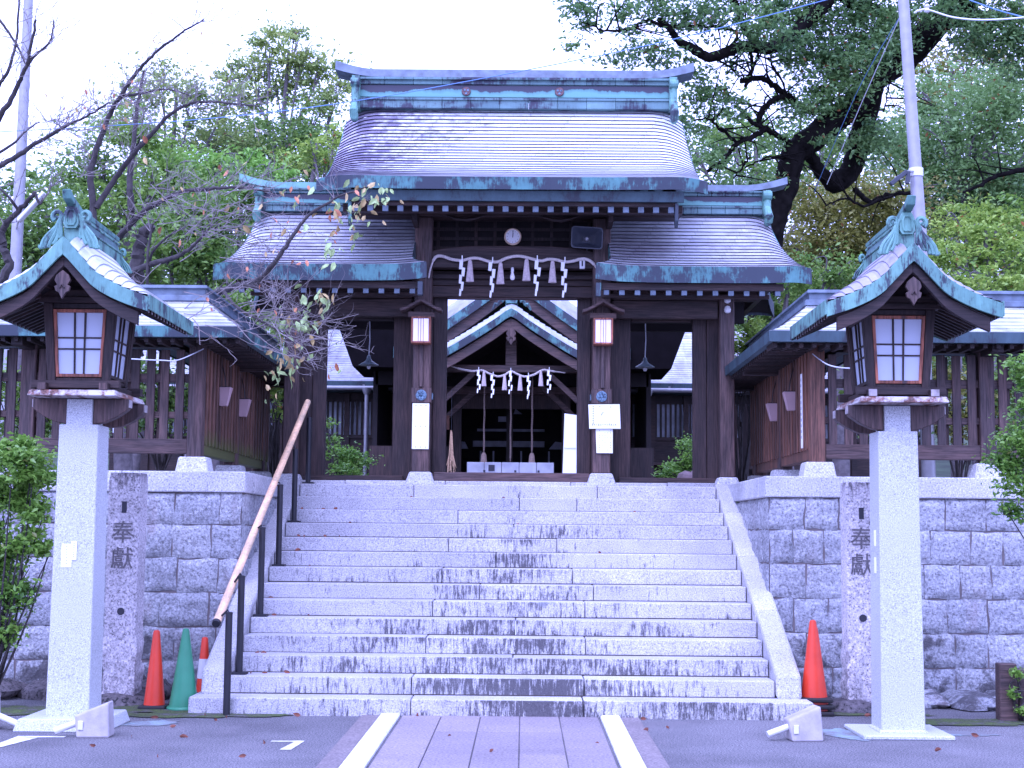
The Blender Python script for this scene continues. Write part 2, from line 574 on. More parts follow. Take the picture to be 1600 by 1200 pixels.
M_CHALK = chalk_mat()
M_SLAB = granite('paving_slab', (.235, .205, .21), (.12, .105, .105), 50, .42, bump=.3, big=.14)
M_SLABB = granite('brownish_edge_slab', (.18, .155, .15), (.09, .08, .08), 50, .42, bump=.3, big=.2)
M_ASPH = asphalt_mat()
M_DEADLEAF = plain('dry_leaf', (.2, .075, .045), .8, .5, 9, 0)
M_STRAW = plain('dry_straw', (.4, .27, .16), .9, .3, 30, .4)
M_CREST = patina('crest_metal', (.17, .26, .33), (.02, .025, .04), .46, 40)
M_BROWNM = plain('brown_crest_metal', (.11, .06, .06), .5, .3, 30, .2)

# ---------------------------------------------------------------- ground, path, upper court
rng = random.Random(7)
ZP = 2.15                      # level of the upper court
RIS, TRD, NST = .1535, .33, 14
m = MB()
m.grid(lambda u, v: (lerp(-60, 60, u), lerp(-40, 1.9, v), 0), 24, 12)
struct(m, 'asphalt_ground', M_ASPH)
m = MB()
m.add([(-70, 1.9, ZP - .02), (-2.9, 1.9, ZP - .02), (-2.9, 5.2, ZP - .02), (2.9, 5.2, ZP - .02), (2.9, 1.9, ZP - .02), (70, 1.9, ZP - .02), (70, 27, ZP - .02), (2.9, 27, ZP - .02), (-2.9, 27, ZP - .02), (-70, 27, ZP - .02)],
      [(0, 1, 2, 8, 9), (2, 3, 7, 8), (4, 5, 6, 7, 3)])
up = struct(m, 'upper_court_ground', M_EARTH)
m = MB().grid(lambda u, v: (lerp(-120, 120, u), lerp(27, 140, v), ZP - .04 + 13 * min(1, v * 2.2) ** 1.3 + .8 * math.sin(u * 37)), 30, 20)
struct(m, 'hillside', plain('hillside_undergrowth', (.04, .06, .028), .95, .6, 1.2, .6))

xs = [-.85 + .34 * k for k in range(6)]
m = MB()
for i in range(5):
    y = .2
    while y > -9:
        L = 1.2 + .0 * i
        m.box(xs[i] + .004, xs[i + 1] - .004, y - L + .004, y, -.05, .012)
        y -= L
struct(m, 'paved_path', M_SLAB, bevel=.004)
m = MB()
for s in (-1, 1):
    y = .3
    while y > -9:
        m.box(s * .955 - .085, s * .955 + .085, y - 1.4 + .006, y, -.05, .03)
        y -= 1.4
m2 = MB()
for s in (-1, 1):
    y = .05
    while y > -9:
        m2.box(s * 1.125 - .08, s * 1.125 + .08, y - .75 + .005, y, -.05, .012)
        y -= .75
struct(m, 'path_kerb', plain('worn_white_kerb_stone', (.6, .6, .6), .85, .18, 10, .3), bevel=.012)
struct(m2, 'path_border_slabs', M_SLABB, bevel=.004)


def blotch(cx, cy, rx, ry, z, n=30, seed=0, ang=0):
    pts = []
    for k in range(n):
        t = 2 * PI * k / n
        r = 1 + .25 * mnoise.noise((math.cos(t) * 6 + seed, math.sin(t) * 6, seed + 4)) + .55 * (mnoise.noise((math.cos(t) * 1.7 + seed, math.sin(t) * 1.7, seed)))
        x, y = rx * r * math.cos(t), ry * r * math.sin(t)
        pts.append((cx + x * math.cos(ang) - y * math.sin(ang), cy + x * math.sin(ang) + y * math.cos(ang), z))
    return pts


m = MB()
for k, (cx, cy, rx, ry) in enumerate([(-2.75, -.03, .55, .22), (-2.2, -.05, .42, .1), (-3.3, .25, .5, .3), (-4.6, .1, .9, .4), (3.95, -.05, .55, .22), (4.9, .05, .8, .25), (3.3, .45, .5, .1)]):
    p = blotch(cx, cy, rx, ry, .008, seed=k * 3.1)
    q = blotch(cx, cy, rx * .75, ry * .75, .014, seed=k * 3.1)
    n = len(p)
    m.add(p + q, [(i, (i + 1) % n, n + (i + 1) % n, n + i) for i in range(n)] + [tuple(range(n, 2 * n))])
tag(m.build('moss', M_MOSS), None, None, None, 'stuff')
m = MB()
m.add(blotch(-2.92, -.62, .22, .16, .004, 40, 1.7, .5), [tuple(range(40))])
m.add(blotch(2.82, -.9, .2, .3, .004, 40, 5.1, .3), [tuple(range(40))])
m.add(blotch(3.75, -.75, .3, .16, .004, 40, 9.1, -.3), [tuple(range(40))])
struct(m, 'road_marking', M_CHALK)
m = MB()
m.add([(-3.72, -2.2, .004), (-3.62, -2.0, .004), (-3.52, -1.53, .004), (-3.7, -1.53, .004)], [(0, 1, 2, 3)])
m.add([(-3.7, -1.53, .0045), (-3.33, -1.5, .0045), (-3.33, -1.44, .0045), (-3.7, -1.45, .0045)], [(0, 1, 2, 3)])
m.add([(-1.72, -1.62, .004), (-1.47, -1.62, .004), (-1.47, -1.55, .004), (-1.72, -1.56, .004)], [(0, 1, 2, 3)])
m.add([(-1.585, -2.02, .0045), (-1.5, -2.02, .0045), (-1.47, -1.6, .0045), (-1.535, -1.6, .0045)], [(0, 1, 2, 3)])
struct(m, 'road_marking', M_PAINT)

# ---------------------------------------------------------------- stone stairs
st = thing('stone_stairs', 'wide flight of pale granite steps streaked with black, rising to the gate', 'stairs', (0, 0, 0))


def course(m, x0, x1, y0, y1, z0, z1, cuts):
    e = [x0] + cuts + [x1]
    for a, b in zip(e, e[1:]):
        dy, dz = rng.uniform(-.006, .006), rng.uniform(-.004, .004)
        m.box(a + .003, b - .003, y0 + dy, y1, z0, z1 + dz)


CUTS = {1: [-.78, .72], 2: [-.80, .74], 3: [.1], 4: [-.72, .78], 5: [.12], 6: [-.7, .8], 7: [-.25, .9], 8: [-.65, .7], 9: [-.1], 10: [-.62, .55], 11: [.08], 12: [-.55], 13: [.14, .8], 14: [-1.1, 1.05]}
for k in range(1, NST + 1):
    m = MB()
    hx = 2.44 if k > 1 else 2.72
    y0 = (k - 1) * TRD
    course(m, -hx, hx, y0, y0 + (.42 if k > 1 else .5), (k - 1) * RIS - .03, k * RIS, CUTS[k])
    so_ = m.build('step', M_STEP, st, bevel=.011, seg=2)
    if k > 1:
        m = MB().box(-2.44, 2.44, y0 - .008, y0 + .01, (k - 1) * RIS - .01, (k - 1) * RIS + .007)  # dark strip at the riser foot: dirt plus a painted shadow gap
        m.build('dirt_shade_line', M_EARTH, so_)
m = MB()
course(m, -2.7, 2.74, 4.62, 5.3, ZP - .1, 2.205, [-1.95, -.75, .75, 1.9])
course(m, -2.44, 2.44, 4.4, 5.3, ZP - .3, ZP - .006, [])
m.build('landing_slab', M_STEP, st, bevel=.008)
for s in (-1, 1):
    m = MB()
    x0, x1 = s * 2.445, s * 2.67
    sl_ = (ZP + .06 - .40) / (4.45 - .28)
    y = .25
    segs = [.25, 1.45, 2.6, 3.7, 4.5]
    for a, b in zip(segs, segs[1:]):
        za, zb = .36 + (a - .25) * sl_, .36 + (b - .25) * sl_
        dz = -.5 if a > .3 else -.22
        m.prism([(a + .004, za + dz), (b - .004, zb - .5), (b - .004, zb), (a + .004 + (.05 if a < .3 else 0), za)], 'x', min(x0, x1), max(x0, x1))
    m.build('stringer', M_STEP, st, bevel=.03, seg=2)

# handrail on the left
hr = thing('handrail', 'round pale wooden handrail on six slim black posts climbing the left side of the steps', 'handrail', (-2.37, 0, 0))
a, b = Vector((-2.46, -.15, .80)), Vector((-2.40, 4.5, 3.13))
for (py, z0, z1) in [(-.08, 0, .88), (.45, 2 * RIS, 1.18), (1.45, 5 * RIS, 1.62), (2.45, 8 * RIS, 2.07), (3.42, 11 * RIS, 2.5), (4.42, 14 * RIS, 2.93)]:
    t = (py - a.y) / (b.y - a.y)
    rp = a.lerp(b, t)
    x = -2.365
    m = MB()
    m.tube([(x, py, z0), (x, py, z1)], .031, 14)
    m.lathe([(.034, z1 - .004), (.034, z1 + .006), (.02, z1 + .012)], 14, (x, py, 0))
    m.tube([(x, py, z1), (x - .01, py, z1 + .03), (rp.x, py, rp.z - .005)], .009, 6)
    if z0 > 0:
        m.box(x - .06, x + .07, py - .06, py + .07, z0 - .004, z0 + .022)
    m.build('post', M_BLACK, hr, smooth=True)
rl = MB().tube([a, b], .036, 16).build('rail', M_RAIL, hr, smooth=True)
MB().tube([a - (b - a).normalized() * .02, a + (b - a).normalized() * .012], [.034, .039], 14).build('end_cap', M_BLACK, hr, smooth=True)


# ---------------------------------------------------------------- retaining walls
def stone_block(m, o, u, n, w_, h, seed, bulge=.04):
    """rock-faced block: o lower corner, u along the wall, n outward"""
    o, u, n = Vector(o), Vector(u), Vector(n)
    nu, nv = 8, 7
    off = rng.uniform(0, 50)

    def fn(a, b):
        e = min(a, 1 - a, (b * h / w_), (1 - b) * h / w_)
        k = min(1, e / .12)
        d = bulge * (k ** .6) * (1 + .9 * mnoise.noise((a * 2.3 + off, b * 2.1, off))) + .018 * k * mnoise.noise((a * 7 + off, b * 6, 3.3))
        ja = .02 * mnoise.noise((b * 2, off, 1.1)) if 0 in (a, 1) or a == 1 else 0
        jb = .02 * mnoise.noise((a * 2, off, 7.1)) if b in (0, 1) else 0
        return o + u * (a * w_ + ja) + Vector((0, 0, b * h + jb)) + n * d
    m.grid(fn, nu, nv)


for s in (-1, 1):
    nm = 'left' if s < 0 else 'right'
    rw = thing('retaining_wall', 'grey rock faced granite wall with dark foundation rocks, between the cherry tree and the steps' if s < 0 else
               'pale grey rock faced granite wall of squarer blocks, behind the stacked red cones', 'stone wall', (s * 2.64, 1.8, 0))
    m = MB()
    hs = [.30, .335, .34, .34, .335, .32]
    z = 0
    for r_, h in enumerate(hs):
        x = 0.0
        first = True
        while x < 5.6:
            wd = rng.uniform(.30, .46) if s > 0 else rng.uniform(.30, .5)
            if first:
                wd = (.24, .36)[r_ % 2] if s > 0 else (.3, .22)[r_ % 2]
                first = False
            o = (s * (2.64 + x + .006) if s > 0 else -(2.64 + x + wd - .006), 1.8, z + .006)
            stone_block(m, o, (1, 0, 0), (0, -1, 0), wd - .009, h - .009, 0, .024)
            x += wd
        y = 1.8
        while y < 4.7:
            wd = rng.uniform(.28, .42)
            o = (s * 2.64, (y + .006), z + .006)
            stone_block(m, o, (0, 1, 0), (-s, 0, 0), wd - .009, h - .009, 0, .016)
            y += wd
        z += h
    mz = m.build('masonry', M_ROCK, rw)
    mz.data.polygons.foreach_set('use_smooth', [True] * len(mz.data.polygons))
    MB().box(*sorted((s * 2.645, s * 8.3)), 1.806, 4.75, -.1, 1.99).build('mortar_core', M_MORT, rw)
    m = MB()
    x = 2.60
    for wd in (1.25, 1.5, 1.4, 1.5):
        m.box(*sorted((s * (x + .003), s * (x + wd - .003))), 1.765, 2.2, 1.975, 2.185)
        x += wd
    y = 2.206
    for wd in (.9, 1.1, .6):
        m.box(*sorted((s * 2.60, s * 2.95)), y, y + wd - .006, 1.975, 2.185)
        y += wd
    m.box(*sorted((s * 2.95, s * 8.2)), 2.2, 6.5, 1.99, 2.16)
    m.build('coping', M_GRAN, rw, bevel=.012, seg=2)
    for k in range(16):
        cx = s * (2.95 + k * .36 + rng.uniform(-.08, .08))
        m = MB()
        sc = Vector((rng.uniform(.2, .3), rng.uniform(.28, .5), rng.uniform(.1, .2) if s < 0 else rng.uniform(.08, .14)))
        sd = rng.uniform(0, 99)
        c0 = Vector((cx, 1.25 + rng.uniform(-.1, .1), .04))

        def fn(u, v):
            th, ph = u * 2 * PI, (v - .5) * PI
            p = Vector((math.copysign(abs(math.cos(th)) ** .7, math.cos(th)) * math.cos(ph), math.copysign(abs(math.sin(th)) ** .7, math.sin(th)) * math.cos(ph), math.sin(ph)))
            r = 1 + .3 * mnoise.noise(p * 1.4 + Vector((sd, 0, 0))) + .1 * mnoise.noise(p * 4 + Vector((sd, 0, 0)))
            return c0 + Vector((p.x * sc.x, p.y * sc.y, p.z * sc.z)) * r
        m.grid(fn, 16, 10)
        m.build('foundation_rock', M_ROCKD if s < 0 else M_ROCK, rw, smooth=True)


# ---------------------------------------------------------------- roofed timber fences
def sweep(m, path_fn, prof, closed=True):
    """prof: (offset, z) outline; path_fn(o, z) gives the ring of points along the mitred run"""
    rows = [path_fn(o, z) for o, z in prof]
    n, L = len(rows), len(rows[0])
    vs = [p for r in rows for p in r]
    fs = []
    for i in range(n if closed else n - 1):
        for j in range(L - 1):
            a, b = i * L + j, ((i + 1) % n) * L + j
            fs.append((a, a + 1, b + 1, b))
    if closed:
        fs.append(tuple(i * L for i in range(n)))
        fs.append(tuple(i * L + L - 1 for i in range(n - 1, -1, -1)))
    m.add(vs, fs)


FX = 3.17
for s in (-1, 1):
    f = thing('roofed_fence', 'dark weathered picket fence under a copper roof, with green moss on its side boards' if s < 0 else
              'reddish brown picket fence under a copper roof, with a long white notice on it', 'fence', (s * FX, 2.0, 2.18))
    pth = lambda o, z: [(s * 8.0, 2 - o, z), (s * (FX - o), 2 - o, z), (s * (FX - o), 6.3, z)]
    # posts
    posts = [(FX, 2.0)] + [(FX + 1.72 * k, 2.0) for k in (1, 2)] + [(FX, 3.85), (FX, 5.6)]
    for i, (x, y) in enumerate(posts):
        m = MB().box(s * x - .075, s * x + .075, y - .075, y + .075, 2.30, 3.62)
        m.build('post', (M_WBR if i == 0 and s > 0 else M_WG), f, bevel=.008)
        m = MB().frus(s * x, y, 2.16, 2.335, .17, .16, .14, .13)
        m.build('base_stone', M_GRAN, f, bevel=.012)
    # rails
    for nm, z0, z1, hw in (('bottom_rail', 2.37, 2.52, .055), ('middle_rail', 3.10, 3.19, .022), ('lower_rail', 2.73, 2.80, .022)):
        m = MB()
        m.box(*sorted((s * (FX + .076), s * 7.6)), 2.0 - hw, 2.0 + hw, z0, z1)
        m.build(nm, M_WGX, f, bevel=.005)
        if nm == 'bottom_rail':
            m = MB().box(s * FX - hw, s * FX + hw, 2.076, 5.9, z0, z1)
            m.build(nm, M_WBM if s < 0 else M_WBR, f, bevel=.005)
    m = MB()
    x = FX + .16
    k = 0
    while x < 7.5:
        if min(abs(x - q) for q, _ in posts[:3]) > .09:
            t = rng.uniform(-.008, .008)
            m.box(s * x - .043 + t, s * x + .043 + t, 2.022 - .075, 2.0 - .0221, 2.50, 3.44 + rng.uniform(-.012, .012))
            if k % 2:
                m.box(s * (x + .05) - .043, s * (x + .05) + .043, 2.0222, 2.06, 2.50, 3.43)
        x += .157
        k += 1
    m.build('picket_panel', M_WG, f, bevel=.004)
    m = MB()
    y = 2.12
    while y < 5.85:
        w_ = rng.uniform(.075, .088)
        d = rng.uniform(0, .006)
        m.box(*sorted((s * (FX - .078 - d), s * (FX - .0182))), y, y + w_, 2.47, 3.47)
        y += w_ + .085
    sb_ = m.build('side_boards', M_WBM if s < 0 else M_WBR, f, bevel=.004)
    MB().box(*sorted((s * (FX - .018), s * (FX - .004))), 2.08, 5.85, 2.47, 3.46).build('backing_board', M_DARK, sb_)  # shade in the gaps is put into this backing's near-black colour
    m = MB()
    sweep(m, pth, [(-.06, 3.5), (.06, 3.5), (.06, 3.64), (-.06, 3.64)])
    for oo in (-.33, .33):
        sweep(m, pth, [(oo - .05, 3.50), (oo + .05, 3.50), (oo + .05, 3.59), (oo - .05, 3.59)])
    for k, (x, y) in enumerate(posts):   # cross arms with blunt ends
        if y == 2.0 and x > FX:
            m.box(s * x - .06, s * x + .06, 1.55, 2.45, 3.42, 3.53)
        elif y > 2:
            m.box(s * FX - .47, s * FX + .47, y - .06, y + .06, 3.42, 3.53)
    m.build('top_beam', M_WX, f, bevel=.006)
    # purlin end that pokes out at the inner corner
    MB().tube([(s * (FX - .28), 1.95, 3.56), (s * (FX - .34), 1.52, 3.53)], .05, 8).build('purlin_end', M_WG, f)
    # roof: curved sheets in courses on a boarded shell
    m = MB()
    prof = []
    for i in range(9):
        t = i / 8
        prof.append((lerp(.06, .56, t), 3.96 - .36 * (1 - (1 - t) ** 1.35)))
    N = 9
    rows = []
    for sgn in (1, -1):
        for i in range(N - 1):
            (oa, za), (ob, zb) = prof[i], prof[i + 1]
            nn = .012
            sweep(m, pth, [(sgn * oa, za), (sgn * (ob + .006), zb + nn)], False)
            sweep(m, pth, [(sgn * (ob + .006), zb + nn), (sgn * ob, zb)], False)
    rf = m.build('roof', M_ROOFP, f)
    uvl = rf.data.uv_layers.new(name='UVMap')
    vv = rf.data.vertices
    for lp in rf.data.loops:
        c = vv[lp.vertex_index].co
        uvl.data[lp.index].uv = (c.x + c.y, c.z * 22)
    m = MB()
    ol = [(o, z - .004) for o, z in prof]
    sweep(m, pth, [(0, 3.95)] + ol[1:] + [(.555, 3.52), (.50, 3.50), (0, 3.64), (-.50, 3.50), (-.555, 3.52)] + [(-o, z) for o, z in reversed(ol[1:])])
    m.build('roof_shell', M_PATN, f)
    m = MB()
    sweep(m, pth, [(.557, 3.605), (.572, 3.607), (.566, 3.50), (.552, 3.50)])
    sweep(m, pth, [(-.557, 3.605), (-.572, 3.607), (-.566, 3.50), (-.552, 3.50)])
    m.build('fascia', M_PATN if s > 0 else M_PATD, f)
    m = MB()
    for i in range(60):
        x = FX - .5 + i * .13
        if x < 7.6:
            m.box(s * x - .02, s * x + .02, 1.5, 1.9, 3.455, 3.505)
    for i in range(36):
        y = 1.62 + i * .13
        m.box(*sorted((s * (FX - .5), s * (FX - .1))), y - .02, y + .02, 3.455, 3.505)
    m.build('rafter_ends', M_WY, f)
    m = MB()
    sweep(m, pth, [(-.13, 3.93), (.13, 3.93), (.12, 3.99), (.075, 3.995), (.075, 4.06), (.1, 4.065), (.09, 4.10), (-.09, 4.10), (-.1, 4.065), (-.075, 4.06), (-.075, 3.995), (-.12, 3.99)])
    m.build('ridge_cap', M_CAP, f, bevel=.004)

# small lamp boxes hung on the fence sides
for (x, y, z, lab) in [(-FX + .062, 2.8, 3.05, 'pinkish tapered lamp box on the mossy fence side, the one nearer the front post'),
                       (-FX + .062, 3.9, 3.02, 'pinkish tapered lamp box on the mossy fence side, the one nearer the gate'),
                       (FX - .062, 2.8, 3.05, 'pinkish tapered lamp box beside the long white notice on the brown fence'),
                       (FX - .062, 3.9, 3.02, 'pinkish tapered lamp box on the brown fence, the one nearer the gate')]:
    sg = 1 if x < 0 else -1
    t = thing('lamp_box', lab, 'lamp box', (x, y, z), 'pinkish lamp boxes hung on the fence sides')
    m = MB().frus(x + sg * .065, y, z - .12, z + .08, .04, .042, .062, .064)
    m.warp(lambda a, b, c: (a + sg * (c - z) * .12, b, c))
    m.build('box', M_PINK, t, bevel=.004)
    m = MB().box(x + sg * .065 - .05, x + sg * .065 + .05, y - .05, y + .05, z + .081, z + .089)
    m.tube([(x + sg * .065, y, z + .085), (x + sg * .05, y, z + .2), (x - sg * .0, y + .05, z + .37)], .006, 5)
    m.warp(lambda a, b, c: (a + sg * .008, b, c))
    m.build('cord', M_BLACK, t)
t = thing('long_notice', 'long narrow white notice plank standing against the brown fence side', 'notice', (FX - .07, 2.36, 2.5))
m = MB().box(FX - .088, FX - .066, 2.31, 2.40, 2.5, 3.28)
m.build('board', M_PAPER, t, bevel=.003)
m = MB()
for k in range(11):
    z = 3.2 - k * .06
    m.box(FX - .0905, FX - .0882, 2.34 + rng.uniform(0, .01), 2.37, z, z + .03)
m.build('lettering', M_GREYINK, t)


# ---------------------------------------------------------------- lantern posts
HALF = [(0, 0), (.06, .06), (.15, .16), (.26, .275), (.45, .385), (.68, .475)]


def drop(a, prof=HALF):
    """smooth drop of the gable curve at distance a from the ridge"""
    pts = prof
    a = abs(a)
    for i in range(len(pts) - 1):
        if a <= pts[i + 1][0] or i == len(pts) - 2:
            x0, y0 = pts[i]
            x1, y1 = pts[i + 1]
            xa, ya = pts[i - 1] if i else (-pts[1][0], pts[1][1] * .2)
            xb, yb = pts[i + 2] if i + 2 < len(pts) else (2 * x1 - x0, 2 * y1 - y0 - .01)
            m0, m1 = (y1 - ya) / (x1 - xa), (yb - y0) / (xb - x0)
            h = x1 - x0
            t = (a - x0) / h
            return (2 * t ** 3 - 3 * t * t + 1) * y0 + (t ** 3 - 2 * t * t + t) * h * m0 + (-2 * t ** 3 + 3 * t * t) * y1 + (t ** 3 - t * t) * h * m1
    return pts[-1][1]


def gable_strip(m, z0, a0, a1, y0, y1, d0, d1, n=18, sides=(-1, 1), prof=HALF):
    """closed strip following the gable curve, between drops d0..d1 below it and from y0 to y1"""
    for sg in sides:
        vs, fs = [], []
        for i in range(n + 1):
            a = lerp(a0, a1, i / n)
            z = z0 - drop(a, prof)
            e0 = d0(i / n) if callable(d0) else d0
            e1 = d1(i / n) if callable(d1) else d1
            vs += [(sg * a, y0, z - e0), (sg * a, y1, z - e0), (sg * a, y1, z - e1), (sg * a, y0, z - e1)]
        for i in range(n):
            for k in range(4):
                fs.append((i * 4 + k, i * 4 + (k + 1) % 4, i * 4 + 4 + (k + 1) % 4, i * 4 + 4 + k))
        fs += [(0, 1, 2, 3), (n * 4, n * 4 + 1, n * 4 + 2, n * 4 + 3)]
        m.add(vs, fs)


def gegyo(m, x, y, z, k=1.0):
    """carved gable pendant"""
    h = [(0, .10), (.055, .055), (.07, .01), (.055, -.015), (.045, -.03), (.07, -.045), (.058, -.085), (.03, -.1), (0, -.155)]
    pts = [(x + a * k, z + b * k) for a, b in h] + [(x - a * k, z + b * k) for a, b in reversed(h[1:-1])]
    m.prism(pts, 'y', y, y + .03)
    m.tube([(x - .02 * k, y - .004, z - .06 * k), (x, y - .008, z - .03 * k), (x + .02 * k, y - .004, z - .06 * k)], .008 * k, 6)


def lantern(cx, cy, label, roofmat, patmat):
    L = thing('lantern_post', label, 'lantern', (cx, cy, 0))
    B = (0, 0, 0)
    L['base'] = B        # parts below are written about the post's own axis
    pl = MB()
    if cx < 0:
        pl.frus(0, 0, 0, .10, .37, .37, .34, .34)
    else:
        pl.box(-.36, .36, -.36, .36, 0, .035)
        pl.frus(0, 0, .034, .06, .2, .2, .175, .175)
    pl.build('plinth', M_GRANP, L, bevel=.008)
    m = MB().frus(0, 0, .03, 2.45, .175, .175, .160, .160)
    m.build('pillar', M_GRANP, L, bevel=.006)
    m = MB().box(-.105, .105, -.1585, .1585, 2.44, 2.66)
    m.build('pillar_neck', M_GRANP, L, bevel=.005)
    # boat-shaped arms, front and rear, and the long ones between
    arm = [(.106, 2.455), (.2, 2.47), (.3, 2.515), (.385, 2.575), (.395, 2.6), (.395, 2.665), (.106, 2.665)]
    for y0, y1 in ((-.13, -.03), (.36, .46)):
        for sg in (-1, 1):
            m = MB().prism([(sg * a, b) for a, b in arm] if y0 < 0 else [(sg * (a if a > .11 else .0), b) for a, b in arm], 'y', y0, y1)
            o = m.build('arm', M_WG, L, bevel=.006)
            MB().box(*sorted((sg * .3952, sg * .402)), y0 + .008, y1 - .008, 2.595, 2.658).build('end_cap', M_WEND, o)
    m = MB().box(-.07, .07, .16, .359, 2.5, 2.655)
    m.build('tie_beam', M_WY, L, bevel=.006)
    # tray of bleached boards
    m = MB().frus(0, .07, 2.667, 2.715, .36, .46, .345, .445)
    m.build('tray', M_WORN, L, bevel=.005)
    # log-cabin sill
    m = MB()
    for y in (-.27, .41):
        m.box(-.36, .36, y - .035, y + .035, 2.735, 2.80)
    for x in (-.25, .25):
        m.box(x - .035, x + .035, -.37, .51, 2.7155, 2.775)
    sl = m.build('sill_frame', M_WX, L, bevel=.004)
    for x in (-.25, .25):
        MB().box(x - .033, x + .033, -.378, -.371, 2.718, 2.773).build('sill_end', M_WEND if cx > 0 else M_WG, sl)
    # tapered lamp house
    zc0, zc1, yc = 2.80, 3.44, .07

    def taper(x, y, z):
        k = lerp(.83, 1.0, (z - zc0) / (zc1 - zc0))
        return (x * k, yc + (y - yc) * lerp(.88, 1.0, (z - zc0) / (zc1 - zc0)), z)
    X, Y0, Y1 = .30, yc - .33, yc + .33
    m = MB()
    for x in (-1, 1):
        for y in (Y0, Y1):
            sy = 1 if y == Y0 else -1
            m.box(*sorted((x * X, x * (X - .075))), *sorted((y, y + sy * .07)), zc0, zc1)
    m.box(-X + .076, X - .076, Y0 + .012, Y0 + .06, zc1 - .045, zc1)
    m.box(-X + .076, X - .076, Y0 + .012, Y0 + .06, zc0, zc0 + .03)
    for x in (-1, 1):
        m.box(*sorted((x * (X - .012), x * (X - .06))), Y0 + .071, Y1 - .071, zc1 - .045, zc1)
        m.box(*sorted((x * (X - .012), x * (X - .06))), Y0 + .071, Y1 - .071, zc0, zc0 + .03)
    m.box(-X + .076, X - .076, Y1 - .06, Y1 - .012, zc0, zc1)
    m.warp(taper)
    m.build('lamp_house_frame', M_WZ, L, bevel=.005)
    # windows: front and the two sides
    gz0, gz1 = zc0 + .035, zc1 - .05
    for side in ('front', 1, -1):
        fm, pm, mm = MB(), MB(), MB()
        A, Bq = (X - .078, 0) if side == 'front' else (.255, 0)

        def put(mb, a0, a1, z0, z1, d0, d1):
            if side == 'front':
                mb.box(a0, a1, Y0 + d0, Y0 + d1, z0, z1)
            else:
                mb.box(*sorted((side * (X - d0), side * (X - d1))), yc + a0, yc + a1, z0, z1)
        fw = .026
        put(fm, -A, -A + fw, gz0, gz1, .008, .045)
        put(fm, A - fw, A, gz0, gz1, .008, .045)
        put(fm, -A + fw, A - fw, gz1 - fw, gz1, .0082, .045)
        put(fm, -A + fw, A - fw, gz0, gz0 + fw, .0082, .045)
        put(pm, -A + fw, A - fw, gz0 + fw, gz1 - fw, .032, .038)
        for q in (-.2, .2):
            put(mm, q * A - .007, q * A + .007, gz0 + fw, gz1 - fw, .016, .0315)
        for q in (.42, .585):
            z = gz1 - q * (gz1 - gz0)
            put(mm, -A + fw, A - fw, z - .006, z + .006, .018, .031)
        for q in (fm, pm, mm):
            q.warp(taper)
        wn_ = fm.build('window', M_WRED if side == 'front' else M_WZ, L, bevel=.002)
        pm.build('pane', M_PANE, wn_)
        mm.build('muntin', M_WZ, wn_)
    # head beams and purlins
    m = MB()
    m.box(-.33, .33, Y0 - .02, Y1 + .02, zc1 + .001, zc1 + .05)
    m.box(-.40, .40, Y0 + .0, Y0 + .08, zc1 + .0505, zc1 + .11)
    m.box(-.40, .40, Y1 - .08, Y1, zc1 + .0505, zc1 + .11)
    m.prism([(-.4, zc1 + .11), (.4, zc1 + .11), (.1, zc1 + .36), (-.1, zc1 + .36)], 'y', Y0 + .09, Y0 + .12)
    m.build('head_beam', M_WX, L, bevel=.004)
    for x in (-.26, .26):
        po = MB().box(x - .035, x + .035, -.6, .7, zc1 + .1105, zc1 + .165).build('purlin', M_WY, L, bevel=.004)
        MB().box(x - .033, x + .033, -.608, -.6005, zc1 + .112, zc1 + .163).build('purlin_end', M_WEND, po)
    # roof
    ZA, yf, yb = 3.90, -.74, .78
    m = MB()
    nc = 9
    for sg in (-1, 1):
        for i in range(nc):
            a0, a1 = .05 + .63 * i / nc, .05 + .63 * (i + 1) / nc
            sub = 3
            for q in range(sub):
                b0, b1 = lerp(a0, a1, q / sub), lerp(a0, a1, (q + 1) / sub)
                l0, l1 = .002 + .012 * q / sub, .002 + .012 * (q + 1) / sub
                # the sheets roll over softly at the front edge
                ys = [yf, yf + .05, yf + .12, yf + .22, yf + .36, yb - .36, yb - .2, yb - .1, yb]
                dz = [-.012, .022, .056, .085, .10, .10, .075, .04, -.012]
                vs = [(sg * b, y, ZA - drop(b) + l + d * (1 - (b / .69) ** 4) + (0 if d > 0 else .002)) for b, l in ((b0, l0), (b1, l1)) for y, d in zip(ys, dz)]
                n = len(ys)
                m.add(vs, [(k, k + 1, n + k + 1, n + k) for k in range(n - 1)])
            vs = [(sg * a1, y, ZA - drop(a1) + .014 + d * (1 - (a1 / .69) ** 4)) for y, d in zip(ys, dz)] + [(sg * a1, y, ZA - drop(a1) - .004 + d * (1 - (a1 / .69) ** 4)) for y, d in zip(ys, dz)]
            m.add(vs, [(k, k + 1, n + k + 1, n + k) for k in range(n - 1)])
    rf = m.build('roof', roofmat, L)
    uvl = rf.data.uv_layers.new(name='UVMap')
    for lp in rf.data.loops:
        c = rf.data.vertices[lp.vertex_index].co
        uvl.data[lp.index].uv = (c.y, abs(c.x) / .07)
    m = MB()
    gable_strip(m, ZA, .0, .685, yf + .012, yb - .012, .03, .09)
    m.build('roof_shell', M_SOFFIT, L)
    th = lambda t: .085 + .03 * (1 - t)
    m = MB()
    gable_strip(m, ZA - .035, .0, .688, yf - .014, yf + .01, -.03, th)
    gable_strip(m, ZA - .02, .0, .688, yb - .01, yb + .014, -.016, .09)
    for sg in (-1, 1):
        nseg = 8
        for i in range(nseg):
            y0, y1 = lerp(yf - .014, yb + .014, i / nseg), lerp(yf - .014, yb + .014, (i + 1) / nseg)
            m.box(*sorted((sg * .6885, sg * .70)), y0 + .001, y1 - .001, ZA - .475 - .105, ZA - .475 + .012)
